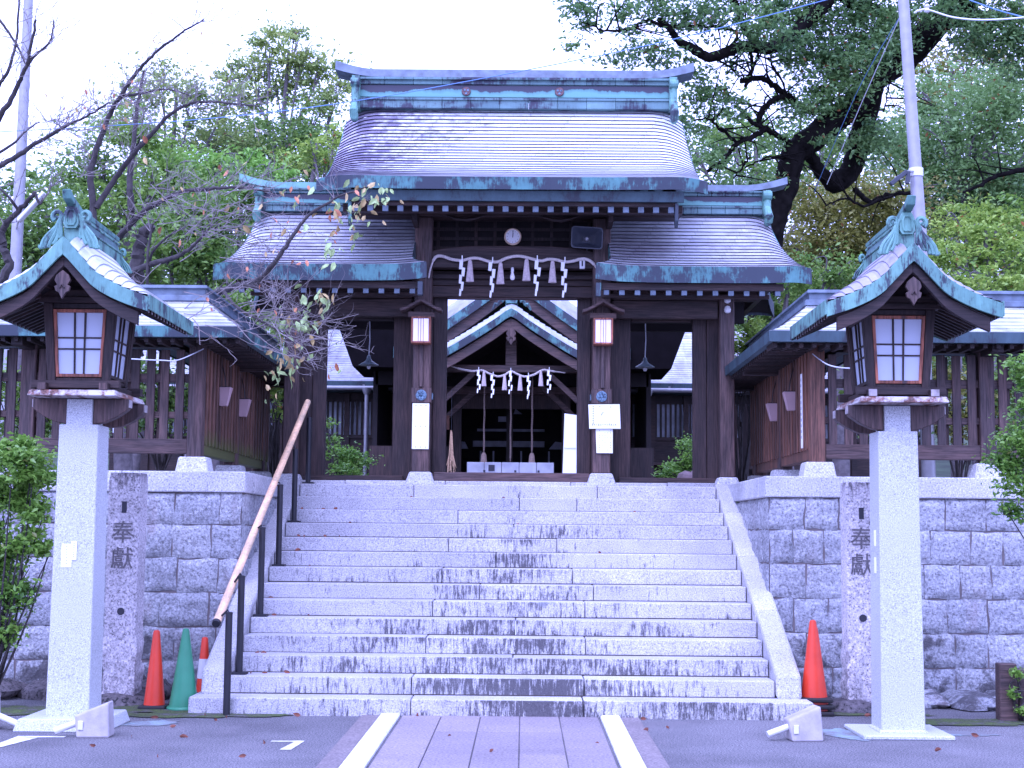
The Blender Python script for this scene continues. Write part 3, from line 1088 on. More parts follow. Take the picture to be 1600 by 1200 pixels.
    m.build('fascia', patmat, L, bevel=.002)
    m = MB()
    gable_strip(m, ZA - .15, .0, .60, yf + .03, yf + .075, -.005, lambda t: .085 + .02 * t)
    m.build('barge_board', M_WX, L, bevel=.003)
    m = MB()
    gegyo(m, 0, yf + .01, ZA - .36, .9)
    m.build('gable_pendant', M_WG, L, bevel=.003)
    for sg in (-1, 1):
        m = MB()
        for i in range(14):
            y = lerp(yf + .12, yb - .1, i / 13)
            vs = []
            for a, e in ((.30, .09), (.66, .09)):
                z = ZA - drop(a) - e
                vs += [(sg * a, y - .014, z), (sg * a, y + .014, z), (sg * a, y + .014, z - .035), (sg * a, y - .014, z - .035)]
            m.add(vs, [(0, 1, 2, 3), (4, 5, 6, 7)] + [(k, (k + 1) % 4, 4 + (k + 1) % 4, 4 + k) for k in range(4)])
        ra = m.build('rafters', M_WX, L)
        for i in range(14):
            y = lerp(yf + .12, yb - .1, i / 13)
            z = ZA - drop(.66) - .09
            MB().box(*sorted((sg * .661, sg * .666)), y - .012, y + .012, z - .032, z - .003).build('rafter_end', M_WEND, ra)
    # ridge with its ornaments
    m = MB()
    ZR, ZA = ZA, ZA + .10
    m.box(-.065, .065, yf + .2, yb - .1, ZA - .12, ZA + .02)
    m.box(-.075, .075, yf + .2, yb - .1, ZA + .0205, ZA + .035)
    m.box(-.05, .05, yf + .2, yb - .1, ZA + .10, ZA + .12)
    m.box(-.035, .035, yf + .2, yb - .12, ZA + .1205, ZA + .1405)
    m.prism([(yf + .02, ZA + .285), (yf + .05, ZA + .21), (yf + .3, ZA + .1405), (yb - .06, ZA + .1405), (yb - .06, ZA + .18), (yf + .35, ZA + .195), (yf + .12, ZA + .245)], 'x', -.036, .036)
    rg_ = m.build('ridge', patmat, L, bevel=.006)
    MB().box(-.04, .04, yf + .22, yb - .12, ZA + .034, ZA + .101).build('ridge_panel', M_RIDGE, rg_)
    for yo, sgn, kz in ((yf + .19, -1, 1.0), (yb - .09, 1, .62)):
        m = MB()
        v0 = 0
        sh = [(-.04, .0), (.04, .0), (.062, .04), (.058, .15), (.035, .21), (-.035, .21), (-.058, .15), (-.062, .04)]
        m.prism([(a, ZA + b * .85) for a, b in sh], 'y', yo - .02, yo + .03)
        inn = [(-.025, .03), (.025, .03), (.036, .06), (.034, .14), (.02, .17), (-.02, .17), (-.034, .14), (-.036, .06)]
        ring = [(a, yo + sgn * .026, ZA + b * .85) for a, b in inn]
        m.tube(ring + ring[:1], .008, 6)
        for sg in (-1, 1):
            sp = []
            for i in range(22):
                t = i / 21
                an = -1.0 + t * 7.2
                r = lerp(.046, .008, t)
                sp.append((sg * (.108 + r * math.cos(an)), yo + sgn * .012, ZA + .10 + r * math.sin(an)))
            m.tube(sp, [lerp(.022, .012, i / 21) for i in range(22)], 7)
            for j in range(5):
                fl = []
                for i in range(10):
                    t = i / 9
                    a = lerp(.058 + .012 * j, .095 + .034 * j, t ** .75) + .010 * math.sin(t * 6 + j)
                    z = max(ZA - drop(a) + .012, lerp(ZA + .115 - .022 * j, ZA - .15 - .006 * j, t ** 1.1))
                    fl.append((sg * a, yo + sgn * (.012 + .035 * t * (j / 4)), z))
                m.tube(fl, [lerp(.016, .0165, i / 9) for i in range(10)], 7)
                m.tube([fl[-1], (fl[-1][0] + sg * .014, fl[-1][1], fl[-1][2] + .012), (fl[-1][0] + sg * .008, fl[-1][1], fl[-1][2] + .026)], .012, 5)
        if kz < 1:
            m.warp(lambda x, y, z: (x * kz, y, ZA + (z - ZA) * (.75 if z > ZA else kz) - .03), v0)
        m.build('ridge_ornament', M_PATL, L, smooth=True)
    del L['base']
    return L


lantern(-3.46, -.84, 'granite lantern post with pale roof slopes, on the side of the wooden handrail', M_ROOFP, M_PATL)  # the two lanterns' roof tones paint in how much sky each reflects
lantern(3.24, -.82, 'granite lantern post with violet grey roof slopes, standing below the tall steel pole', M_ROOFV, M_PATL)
# tags stuck on the pillars
for (px, py, w_, h, Y, lab) in [(104, 868, .085, .19, -1.01, 'larger white paper sticker with tiny print on the left lantern pillar'),
                                (115.5, 860, .045, .15, -1.0115, 'smaller white sticker with one line of print on the left lantern pillar')]:
    c = P(px, py, Y)
    t = thing('sticker', lab, 'sticker', c)
    MB().box(c.x - w_ / 2, c.x + w_ / 2, c.y - .002, c.y, c.z - h / 2, c.z + h / 2).build('sheet', M_PAPER, t)
    m = MB()
    for k in range(7):
        z = c.z + h * .4 - k * h * .12
        m.box(c.x - .006, c.x + .006, c.y - .0032, c.y - .0021, z - .006, z + .002)
    m.build('print', M_GREYINK, t)
for (z, lab) in [(1.58, 'upper of two small white tags on the left side of the right lantern pillar'), (1.36, 'lower of two small white tags on the left side of the right lantern pillar')]:
    x = 3.24 - lerp(.175, .16, z / 2.45)
    single(MB().box(x - .0025, x - .0003, -.87, -.80, z - .065, z + .065), 'paper_tag', M_PAPER, lab, 'tag', (x, -.84, z), bevel=.0008)

# ---------------------------------------------------------------- engraved granite posts
def text_mesh(body, size, depth, rot=(PI / 2, 0, 0)):
    c = bpy.data.curves.new('lettering', 'FONT')
    c.body = body
    c.size = size
    c.extrude = depth
    c.align_x, c.align_y = 'CENTER', 'CENTER'
    o = bpy.data.objects.new('lettering', c)
    COL.objects.link(o)
    bpy.context.view_layer.update()
    me = bpy.data.meshes.new_from_object(o.evaluated_get(bpy.context.evaluated_depsgraph_get()))
    bpy.data.objects.remove(o)
    bpy.data.curves.remove(c)
    me.transform(Matrix.Rotation(rot[0], 4, 'X'))
    return me


def text_obj(body, size, depth, mat, loc, parent, name='lettering'):
    me = text_mesh(body, size, depth)
    me.materials.clear()
    me.materials.append(mat)
    o = bpy.data.objects.new(name, me)
    b = parent.get('base', (0, 0, 0))
    me.transform(Matrix.Translation((loc[0] - b[0], loc[1] - b[1], loc[2] - b[2])))
    COL.objects.link(o)
    o.parent = parent
    return o


for cx, w_, top, lab in [(-3.5, .145, 2.14, 'square granite post carved with two characters, between the left lantern pillar and the red cone'),
                         (3.29, .135, 2.11, 'square granite post with black stained top and two carved characters, beside right lantern pillar')]:
    g = thing('engraved_stone_post', lab, 'stone post', (cx, .74, 0))
    m = MB()
    y0 = .6

    def fn(x, y, z):
        return (x, y, z)
    n = 26
    ring = [(-1, -1), (-.5, -1), (0, -1), (.5, -1), (1, -1), (1, 0), (1, 1), (-1, 1), (-1, 0)]
    vs, fs = [], []
    for i in range(n + 1):
        z = top * i / n - .02
        rough = max(0, (.62 - z)) / .62
        for a, b in ring:
            nz = mnoise.noise((a * 1.7 + cx, b * 1.7, z * 5))
            n2 = mnoise.noise((a * 5 + cx, b * 5, z * 14))
            e = w_ * (1.0 + .05 * (1 if rough > 0 else 0)) + (rough > 0) * (.028 * nz + .016 * n2) + .003 * nz
            if i == n:
                e -= .008
            vs.append((cx + a * e, .74 + b * e * .95, z))
    k = len(ring)
    for i in range(n):
        for j in range(k):
            fs.append((i * k + j, i * k + (j + 1) % k, (i + 1) * k + (j + 1) % k, (i + 1) * k + j))
    fs.append(tuple(n * k + j for j in range(k)))
    m.add(vs, fs)
    m.build('shaft', M_POST, g, bevel=.006)
    yf = .74 - w_ * .95
    MB().box(cx - .018, cx + .026, yf - .0045, yf + .02, 1.75, 1.855).build('socket', M_INK, g)
    MB().lathe([(.034, yf - .006), (.034, yf + .02)], 18, (cx + .005, 0, .85), 'y').build('round_hole', M_INK, g)
    ink = plain('carved_shadow_stone', (.12, .11, .115), .9, .3, 30, .4)
    text_obj('奉', .215, .004, ink, (cx, yf - .003, 1.56), g, 'carved_character')
    text_obj('獻', .215, .004, ink, (cx, yf - .003, 1.32), g, 'carved_character')
    m = MB()
    sd = cx
    c0 = Vector((cx, .8, .02))

    def rk(u, v):
        th, ph = u * 2 * PI, (v - .5) * PI
        p = Vector((math.cos(th) * math.cos(ph), math.sin(th) * math.cos(ph), math.sin(ph)))
        r = 1 + .3 * mnoise.noise(p * 1.5 + Vector((sd, 0, 0)))
        return c0 + Vector((p.x * .34, p.y * .36, p.z * .11)) * r
    m.grid(rk, 18, 10)
    m.build('footing_rock', M_ROCKD, g, smooth=True)


# ---------------------------------------------------------------- the gate
def curved_roof(root, name, mat, fmat, xl, xr, yr, zr, ye, ze, yb, nc, p=1.35, lift=.05, verge=.10, vw=.32, thick=.17, back=True, lap=.018, vside=(1, 1)):
    """concave roof in stepped copper courses. xl(t), xr(t): side edges; t 0 ridge .. 1 eave"""
    def pt(t, u, ysgn=1, add=0.0):
        a, b = xl(t), xr(t)
        x = lerp(a, b, u)
        y = yr + ((ye - yr) if ysgn > 0 else (yb - yr)) * t
        z = ze + (zr - ze) * (1 - t) ** p
        d0, d1 = x - a, b - x
        dd = min(d0 if vside[0] else 9, d1 if vside[1] else 9)
        e = abs(u - .5) * 2
        z += lift * t * t * e ** 5
        if dd < vw:
            z -= verge * (1 - dd / vw) ** 2.2 * (1 - .55 * t)
        return Vector((x, y, z + add))
    us = [0, .006, .014, .025, .04, .06, .09, .14, .25, .4, .5, .6, .75, .86, .91, .94, .96, .975, .986, .994, 1]
    m = MB()
    uvs = []
    nu = len(us)
    for sg in ((1, -1) if back else (1,)):
        for i in range(nc):
            t0, t1 = i / nc, (i + 1) / nc
            tl = (t1 - t0)
            r0 = [pt(t0, u, sg, .002) for u in us]
            r1 = [pt(t1, u, sg, lap) for u in us]
            r2 = [pt(t1 - tl * .3, u, sg, -.006) for u in us]
            o = len(m.v)
            m.add(r0 + r1 + r2, [(k, k + 1, nu + k + 1, nu + k) for k in range(nu - 1)] + [(nu + k, nu + k + 1, 2 * nu + k + 1, 2 * nu + k) for k in range(nu - 1)])
            uvs += [(v.x + .27 * (i % 2) + i * .041, i + .02) for v in r0] + [(v.x + .27 * (i % 2) + i * .041, i + .97) for v in r1] + [(v.x, i + .98) for v in r2]
    me = m.build(name, mat, root)
    ul = me.data.uv_layers.new(name='UVMap')
    for lp in me.data.loops:
        ul.data[lp.index].uv = uvs[lp.vertex_index]
    # underside and eave band
    m = MB()
    for sg in ((1, -1) if back else (1,)):
        nt = 10
        us2 = us
        g0 = [[pt(t / nt * .985, u, sg, -.02) for u in us2] for t in range(nt + 1)]
        g1 = [[pt(t / nt * .985, u, sg, -thick + .03) for u in us2] for t in range(nt + 1)]
        for r in g0:
            for q in (0, -1):
                r[q] = r[q] + Vector((.02 if q == 0 else -.02, 0, 0))
        for r in g1:
            for q in (0, -1):
                r[q] = r[q] + Vector((.02 if q == 0 else -.02, 0, 0))
        vs = [q for r in g0 for q in r] + [q for r in g1 for q in r]
        o = (nt + 1) * nu
        fs = []
        for j in range(nt):
            for k in range(nu - 1):
                fs.append((o + j * nu + k, o + j * nu + k + 1, o + (j + 1) * nu + k + 1, o + (j + 1) * nu + k))
            for k in (0, nu - 1):
                fs.append((j * nu + k, (j + 1) * nu + k, o + (j + 1) * nu + k, o + j * nu + k))
        for k in range(nu - 1):
            fs.append((nt * nu + k, nt * nu + k + 1, o + nt * nu + k + 1, o + nt * nu + k))
        m.add(vs, fs)
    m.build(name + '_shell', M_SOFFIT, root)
    m = MB()
    for sg in ((1, -1) if back else (1,)):
        top = [pt(1, u, sg, .012) + Vector((0, -.010 * sg, 0)) for u in us]
        bot = [pt(1, u, sg, -thick) + Vector((0, .004 * sg, 0)) for u in us]
        # split in sheets so each has its own tone
        cuts = list(range(0, nu - 1))
        for k in cuts:
            d = Vector((0, .012 * sg, 0))
            m.add([top[k], top[k + 1], bot[k + 1], bot[k], top[k] + d, top[k + 1] + d, bot[k + 1] + d, bot[k] + d], [(0, 1, 2, 3), (4, 5, 6, 7), (0, 1, 5, 4), (3, 2, 6, 7), (0, 3, 7, 4), (1, 2, 6, 5)])
        for q, sx in ((0, -1), (nu - 1, 1)):
            nt = 8
            for j in range(nt):
                a0, a1 = pt(j / nt, us[q], sg, .0), pt((j + 1) / nt, us[q], sg, .0)
                h = Vector((0, 0, -thick))
                e = Vector((.012 * sx, 0, 0))
                m.add([a0, a1, a1 + h, a0 + h, a0 + e, a1 + e, a1 + h + e, a0 + h + e], [(0, 1, 2, 3), (4, 5, 6, 7), (0, 1, 5, 4), (3, 2, 6, 7), (0, 3, 7, 4), (1, 2, 6, 5)])
    m.build('fascia', fmat, root)
    return pt


def box_ridge(root, x0, x1, y, z0, z1, w_, mat, capmat, upl=(True, True), tip=.22, crests=()):
    H = z1 - z0
    m = MB()
    n = 11
    levels = [(0, .20, 1.0), (.20, .26, 1.12), (.26, .62, .8), (.62, .72, 1.0), (.72, .78, 1.25)]
    for a, b, k in levels:
        e = [x0 + (x1 - x0) * i / n for i in range(n + 1)]
        for i in range(n):
            m.box(e[i] + .0015, e[i + 1] - .0015, y - w_ * k / 2, y + w_ * k / 2, z0 + H * a + .0005, z0 + H * b)
    r = m.build('ridge', mat, root, bevel=.003)
    MB().box(x0 + .04, x1 - .04, y - w_ * .43, y + w_ * .43, z0 + H * .30, z0 + H * .60).build('ridge_panel', M_RPAN, r)
    m = MB()
    # top cap with flared tips
    cap = []
    N = 40
    xa, xb = x0 - (tip if upl[0] else 0), x1 + (tip if upl[1] else 0)
    for i in range(N + 1):
        x = lerp(xa, xb, i / N)
        zz = 0
        for on, xe, sg in ((upl[0], x0 + .25, -1), (upl[1], x1 - .25, 1)):
            d = (x - xe) * sg
            if on and d > 0:
                zz += .095 * (d / (tip + .25)) ** 1.6
        cap.append((x, z0 + H * .7805 + zz, z0 + H * 1.0 + zz * 1.15))
    vs, fs = [], []
    for x, a, b in cap:
        vs += [(x, y - w_ * .62, a), (x, y + w_ * .62, a), (x, y + w_ * .5, b), (x, y - w_ * .5, b)]
    for i in range(N):
        for k in range(4):
            fs.append((i * 4 + k, i * 4 + (k + 1) % 4, i * 4 + 4 + (k + 1) % 4, i * 4 + 4 + k))
    fs += [(0, 1, 2, 3), (N * 4, N * 4 + 1, N * 4 + 2, N * 4 + 3)]
    m.add(vs, fs)
    m.build('ridge_cap', capmat, r)
    for on, xe, sg in ((upl[0], x0, -1), (upl[1], x1, 1)):
        if on:
            m = MB()
            xx = xe + sg * .012
            m.box(*sorted((xx - sg * .07, xx + sg * .03)), y - w_ * .78, y + w_ * .78, z0 - H * .05, z0 + H * .79)
            # scroll that curls down over the roof
            for sy in (-1, 1):
                sc = [(0, .62), (0, .4), (0, .15), (.05, -.06), (.09, -.2), (.06, -.33), (.0, -.36)]
                m.tube([(xx - sg * .02, y + sy * (w_ * .80 + a * 1.6), z0 + H * b) for a, b in sc], [.05, .05, .05, .052, .056, .056, .045], 8)
                m.tube([(xx - sg * .075, y + sy * (w_ * .9), z0 + H * .58), (xx + sg * .035, y + sy * (w_ * .9), z0 + H * .58)], .06, 10)
            m.build('ridge_end', M_PATL, r, bevel=.006)
    for cx in crests:
        MB().lathe([(.052, y - w_ * .43 - .022), (.058, y - w_ * .43 - .014), (.058, y - w_ * .40)], 20, (cx, 0, z0 + H * .44), 'y').build('crest_disc', M_BROWNM, r)
        m = MB()
        for k in range(3):
            a = 2 * PI * k / 3 + .5
            m.lathe([(.014, y - w_ * .43 - .029), (.014, y - w_ * .43 - .0215)], 10, (cx + .026 * math.cos(a), 0, z0 + H * .44 + .026 * math.sin(a)), 'y')
        m.build('crest_mark', M_CREST, r)
    return r


G = thing('shrine_gate', 'dark timber gate with tall copper roof and lower side roofs, above the steps', 'gate', (0, 5.0, ZP))
ZS = 2.21
# stone bases and posts
for s in (-1, 1):
    x = s * 1.085 + .03
    m = MB().frus(x, 4.74, ZP, ZP + .165, .185, .16, .13, .12)
    m.build('base_stone', M_GRAN, G, bevel=.02, seg=2)
    m = MB().box(x - .108, x + .108, 4.64, 4.84, ZP + .163, 5.42)
    m.build('pillar', M_WG, G, bevel=.012)
    # board jamb behind the pillar
    m = MB()
    e = [s * .80 + .03, s * .97 + .03, s * 1.2 + .03, s * 1.46 + .03]
    for a, b in zip(e, e[1:]):
        m.box(*sorted((a + s * .002, b - s * .002)), 4.98, 5.09, ZS, 4.62)
    m.build('jamb_board', M_WZ, G, bevel=.006)
    # wing
    xo = s * 2.63
    m = MB().frus(xo, 4.74, ZP, ZP + .13, .16, .15, .11, .11)
    m.build('base_stone', M_GRAN, G, bevel=.02, seg=2)
    m = MB().box(xo - .09, xo + .09, 4.65, 4.83, ZP + .128, 4.5)
    m.build('wing_pillar', M_WG, G, bevel=.012)
    m = MB()
    e = [s * 2.25, s * 2.42, s * 2.60]
    for a, b in zip(e, e[1:]):
        m.box(*sorted((a + s * .002, b - s * .002)), 4.98, 5.08, ZS, 4.5)
    m.build('wing_board', M_WZ, G, bevel=.006)
    m = MB().box(*sorted((s * 1.31 + .03, s * 2.52)), 4.86, 5.08 - .12, ZS - .03, ZS + .065)
    m.build('wing_sill', M_WX, G, bevel=.006)
    m = MB()
    m.box(*sorted((s * 1.215 + .03, s * 2.53)), 4.70, 4.80, 4.20, 4.42)
    m.box(*sorted((s * 1.215 + .03, s * 3.0)), 4.69, 4.82, 4.425, 4.56)
    m.box(*sorted((s * 1.47 + .03, s * 2.24)), 5.0, 5.06, 4.20, 4.62)
    m.build('wing_lintel', M_WX, G, bevel=.008)
    m = MB()
    m.box(*sorted((s * 1.25, s * 2.95)), 5.4, 5.5, 4.25, 5.0)
    m.box(*sorted((s * 1.3, s * 2.9)), 6.2, 6.3, 4.25, 4.5)
    m.box(*sorted((s * 2.5, s * 2.7)), 6.15, 6.3, ZS, 4.25)
    m.box(*sorted((s * 1.0, s * 1.2)), 6.15, 6.3, ZS, 4.25)
    m.build('rear_frame', M_DARK, G)
    # wing roof
    if s < 0:
        xl = lambda t: -3.22 - .24 * t ** 2.2
        xr = lambda t: -1.16 + .18 * max(0, (t - .75) * 4) ** 3
    else:
        xl = lambda t: 1.20 - .18 * max(0, (t - .75) * 4) ** 3
        xr = lambda t: 3.26 + .26 * t ** 2.2
    pt = curved_roof(G, 'wing_roof', M_ROOFD, M_PATD, xl, xr, 5.3, 5.62, 4.0, 4.70, 6.6, 17, 1.2, .04, .11, .30, .18, lap=.013, vside=(s < 0, s > 0))
    if s < 0:
        box_ridge(G, -3.17, -1.3, 5.3, 5.60, 5.97, .24, M_RIDGE, M_PAT, (True, False), .26)
    else:
        box_ridge(G, 1.3, 3.21, 5.3, 5.60, 5.97, .24, M_RIDGE, M_CAP, (False, True), .26)
    # eave boards, rafters with copper caps
    m = MB()
    m.box(*sorted((s * 1.06, s * 3.22)), 4.09, 4.15, 4.445, 4.53)
    m.box(*sorted((s * 1.10, s * 3.1)), 4.4, 4.46, 4.40, 4.45)
    m.build('eave_board', M_WX, G, bevel=.004)
    for i in range(12):
        x = s * (1.14 + i * .183)
        ro = MB().bar((x, 4.14, 4.425), (x, 5.25, 4.98), .06, .07).build('rafter', M_WY, G)
        MB().box(x - .032, x + .032, 4.105, 4.14, 4.388, 4.455).build('rafter_cap', M_CAP, ro, bevel=.003)
    xe = s * 1.045
    MB().box(xe - .03, xe + .03, 4.03, 4.12, 4.36, 4.52).build('gutter_end', M_PATD, G, bevel=.004)
    # tie up to the main roof: side walls above the wing roofs
    m = MB()
    m.box(*sorted((s * 1.14 + .03, s * 1.20 + .03)), 4.86, 6.4, 4.6, 6.0)
    m.box(*sorted((s * 1.14 + .03, s * 1.20 + .03)), 4.2, 4.639, 5.28, 5.42)
    m.build('gable_wall', M_WZ, G)
    MB().box(*sorted((s * 3.05, s * 3.12)), 4.1, 6.5, 4.5, 4.62).build('wing_verge_beam', M_WY, G)
# insulators on the right-hand wing pillar
for z in (4.42, 4.30):
    MB().lathe([(.012, z - .045), (.036, z - .03), (.042, z), (.03, z + .035), (.012, z + .045)], 14, (2.63, 4.605, 0)).build('insulator', M_WHITE, G, smooth=True)
MB().box(-.93 + .03, .95 + .03, 4.70, 4.86, ZP + .03, ZP + .165).build('threshold', M_WGX, G, bevel=.012)
# cross beams
m = MB()
N = 24
top = [(lerp(-.98, 1.04, i / N), 5.0 + .075 * (1 - abs(2 * i / N - 1) ** 4)) for i in range(N + 1)]
m.prism(top + [(1.04, 4.80), (-.98, 4.80)], 'y', 4.67, 4.82)
m.build('curved_beam', M_WX, G, bevel=.008)
m = MB()
m.box(-1.2, 1.26, 4.94, 5.06, 4.622, 4.81)
m.box(-.98, 1.04, 4.87, 5.08, 4.47, 4.61)
m.box(-.76, .82, 4.86, 4.90, 4.44, 4.47)
m.box(-.98, 1.04, 4.88, 4.93, 4.70, 4.76)
m.build('lintel', M_WX, G, bevel=.008)
m = MB().box(-1.15, 1.2, 5.02, 5.07, 4.8, 6.3)
m.build('upper_wall', M_DARK, G)
m = MB()
for i in range(9):
    x = -.9 + i * .235
    m.box(x - .018, x + .018, 4.99, 5.018, 4.85, 5.6)
for z in (5.1, 5.22, 5.34, 5.46):
    m.box(-1.0, 1.06, 4.975, 4.989, z - .02, z + .02)
m.build('lattice', M_WZ, G)
m = MB()
m.box(-2.0, 2.06, 4.62, 4.86, 5.425, 5.56)
m.box(-1.98, 2.04, 4.1, 4.2, 5.36, 5.46)
for x in (-1.055, .03, 1.115):
    m.box(x - .06, x + .06, 3.95, 4.9, 5.561, 5.62)
m.build('wall_plate', M_WX, G, bevel=.006)
for x in (-.55, .6):      # carved scrolls on the plate
    m = MB()
    m.tube([(x - .22, 4.6, 5.42), (x - .1, 4.59, 5.385), (x + .02, 4.59, 5.375), (x + .14, 4.59, 5.40), (x + .22, 4.6, 5.43)], [.012, .022, .026, .022, .012], 8)
    m.build('carved_scroll', M_WX, G)
xl = lambda t: -2.10 - .07 * t - .03 * t ** 4
xr = lambda t: 2.16 + .06 * t + .03 * t ** 4
curved_roof(G, 'main_roof', M_ROOF, M_PATD, xl, xr, 5.3, 6.96, 3.5, 5.63, 7.1, 27, 1.42, .03, .16, .42, .13)
box_ridge(G, -1.98, 2.04, 5.3, 6.93, 7.43, .30, M_RIDGE, M_CAP, (True, True), .26, (-.58, .60))
m = MB()
m.prism([(3.56, 5.50), (3.60, 5.50), (3.63, 5.385), (3.59, 5.385)], 'x', -1.88, 2.0)
m.build('second_eave_board', M_PATN, G)
m = MB()
m.box(-1.80, 1.9, 3.66, 3.72, 5.345, 5.40)
m.box(-1.80, 1.9, 3.70, 3.74, 5.40, 5.47)
m.build('eave_board', M_WX, G, bevel=.004)
for i in range(22):
    x = -1.78 + i * .1733
    ro = MB().bar((x, 3.70, 5.33), (x, 5.2, 6.22), .06, .07).build('rafter', M_WY, G)
    MB().box(x - .034, x + .034, 3.665, 3.70, 5.275, 5.342).build('rafter_cap', M_CAP, ro, bevel=.003)
for s in (-1, 1):
    x = s * 1.88 + .04
    MB().prism([(3.62, 5.38), (3.72, 5.36), (3.74, 5.18), (3.70, 5.10), (3.64, 5.18)], 'x', x - .02, x + .02).build('barge_end', M_PATD, G, bevel=.004)
    m = MB().bar((s * 1.86 + .04, 3.66, 5.36), (s * 1.86 + .04, 5.3, 6.55), .05, .2)
    m.bar((s * 1.86 + .04, 6.94, 5.36), (s * 1.86 + .04, 5.3, 6.551), .05, .2)
    m.build('barge_board', M_WY, G, bevel=.004)
# metal collars on the two front pillars
for s in (-1, 1):
    x = s * 1.085 + .03
    c = MB().box(x - .122, x + .122, 4.622, 4.85, 3.145, 3.325).build('collar', M_WG, G, bevel=.006)
    m = MB().lathe([(.062, 4.607), (.066, 4.612), (.066, 4.6215)], 22, (x, 0, 3.235), 'y')
    for k in range(6):
        a = k * PI / 3
        m.lathe([(.014, 4.598), (.02, 4.6065)], 8, (x + .038 * math.cos(a), 0, 3.235 + .038 * math.sin(a)), 'y')
    m.lathe([(.014, 4.594), (.022, 4.6065)], 10, (x, 0, 3.235), 'y')
    m.build('medallion', M_CREST, c)
    m = MB().lathe([(.05, 4.622 + .1 - .045), (.05, 4.622 + .1 + .045)], 14, (0, 0, 0), 'y')
    MB().box(x + s * -.123 - .012, x + s * -.123 + .012, 4.70, 4.78, 3.19, 3.27).build('side_boss', M_CREST, c, bevel=.008)

# ---------------------------------------------------------------- things fixed to the gate
for s, lab in ((-1, 'small roofed box lamp on the left gate pillar, above the single tall white notice'), (1, 'small roofed box lamp on the right gate pillar, above the two paper notices')):
    x = s * 1.085 + .03 - (.005 if s < 0 else -.01)
    t = thing('gate_lamp', lab, 'lamp', (x, 4.6, 3.84))
    m = MB()
    prf = [(0, 4.385), (.1, 4.325), (.19, 4.275), (.25, 4.262), (.25, 4.225), (.19, 4.24), (.1, 4.288), (0, 4.345)]
    m.prism([(x + a, b) for a, b in prf] + [(x - a, b) for a, b in reversed(prf[1:-1])], 'y', 4.40, 4.64)
    m.box(x - .16, x + .16, 4.52, 4.638, 4.17, 4.235)
    m.build('roof', M_WGX, t, bevel=.004)
    m = MB()
    for a in (-.105, .105):
        m.box(x + a - .012, x + a + .012, 4.462, 4.639, 3.85, 4.165)
    for z in (3.848, 4.145):
        m.box(x - .092, x + .092, 4.4625, 4.639, z, z + .022)
    fr = m.build('frame', M_WRED, t, bevel=.002)
    MB().box(x - .0925, x + .0925, 4.472, 4.6, 3.8705, 4.1445).build('shade', M_LAMP, t)
    m = MB()
    for a in (-.03, .0, .03):
        m.box(x + a - .003, x + a + .003, 4.4675, 4.4715, 3.8705, 4.1445)
    m.build('muntin', M_WRED, t)
    m = MB().box(x - .022, x + .022, 4.60, 4.639, 3.335, 3.847)
    m.build('conduit_cover', M_WG, t, bevel=.004)
x = -1.055
t = thing('notice_board', 'single tall plain white notice on the left gate pillar', 'notice', (x, 4.63, 2.58))
MB().box(x - .103, x + .1, 4.618, 4.6385, 2.585, 3.135).build('sheet', M_PAPER, t, bevel=.003)
m = MB()
for z in (3.11, 2.86, 2.61):
    for a in (-.06, 0, .06):
        m.lathe([(.005, 4.6145), (.005, 4.6178)], 6, (x + a, 0, z), 'y')
m.build('pin', M_INK, t)
x = 1.115
for (x0, x1, z0, z1, yy, lab) in [(.955, 1.33, 2.845, 3.135, 4.596, 'wide white paper notice with dotted print on the right gate pillar'),
                                  (1.055, 1.25, 2.555, 2.85, 4.622, 'narrow white paper notice hanging below the wide one on the right gate pillar')]:
    t = thing('paper_notice', lab, 'notice', ((x0 + x1) / 2, yy, z0))
    m = MB().grid(lambda u, v: (lerp(x0, x1, u) + (.012 * (1 - v) if x0 < 1 else -.01 * v * (1 - u)), yy - .008 * math.sin(u * PI), lerp(z0, z1, v) + (.006 if x0 < 1 else 0) * u), 8, 8)
    k = len(m.v)
    m.grid(lambda u, v: (lerp(x0, x1, u) + (.012 * (1 - v) if x0 < 1 else -.01 * v * (1 - u)), yy + .003 - .008 * math.sin(u * PI), lerp(z0, z1, v)), 8, 8)
    m.build('sheet', M_PAPER, t)
    m = MB()
    r2 = random.Random(3)
    if x0 < 1:
        for k in range(12):
            a = lerp(x0 + .05, x1 - .05, k / 11)
            m.box(a - .006, a + .006, yy - .0125, yy - .0105, z0 + .035 + r2.uniform(0, .012), z0 + .05 + r2.uniform(0, .014))
        for k in range(8):
            b = lerp(z0 + .06, z1 - .03, k / 7)
            m.box(x0 + .05, x0 + .064, yy - .010, yy - .008, b, b + .014)
        for a, b in ((.35, .9), (.7, .88), (.42, .6), (.45, .66), (.4, .56)):
            xx, zz = lerp(x0, x1, a), lerp(z0, z1, b)
            m.box(xx, xx + .012, yy - .0125, yy - .0105, zz, zz + .012)
    else:
        for c in range(5):
            for k in range(9):
                if r2.random() < .6:
                    a, b = lerp(x0 + .03, x1 - .03, c / 4), lerp(z0 + .03, z1 - .03, k / 8)
                    m.box(a, a + .007, yy - .0115, yy - .0095, b, b + .012)
    m.build('print', M_GREYINK, t)

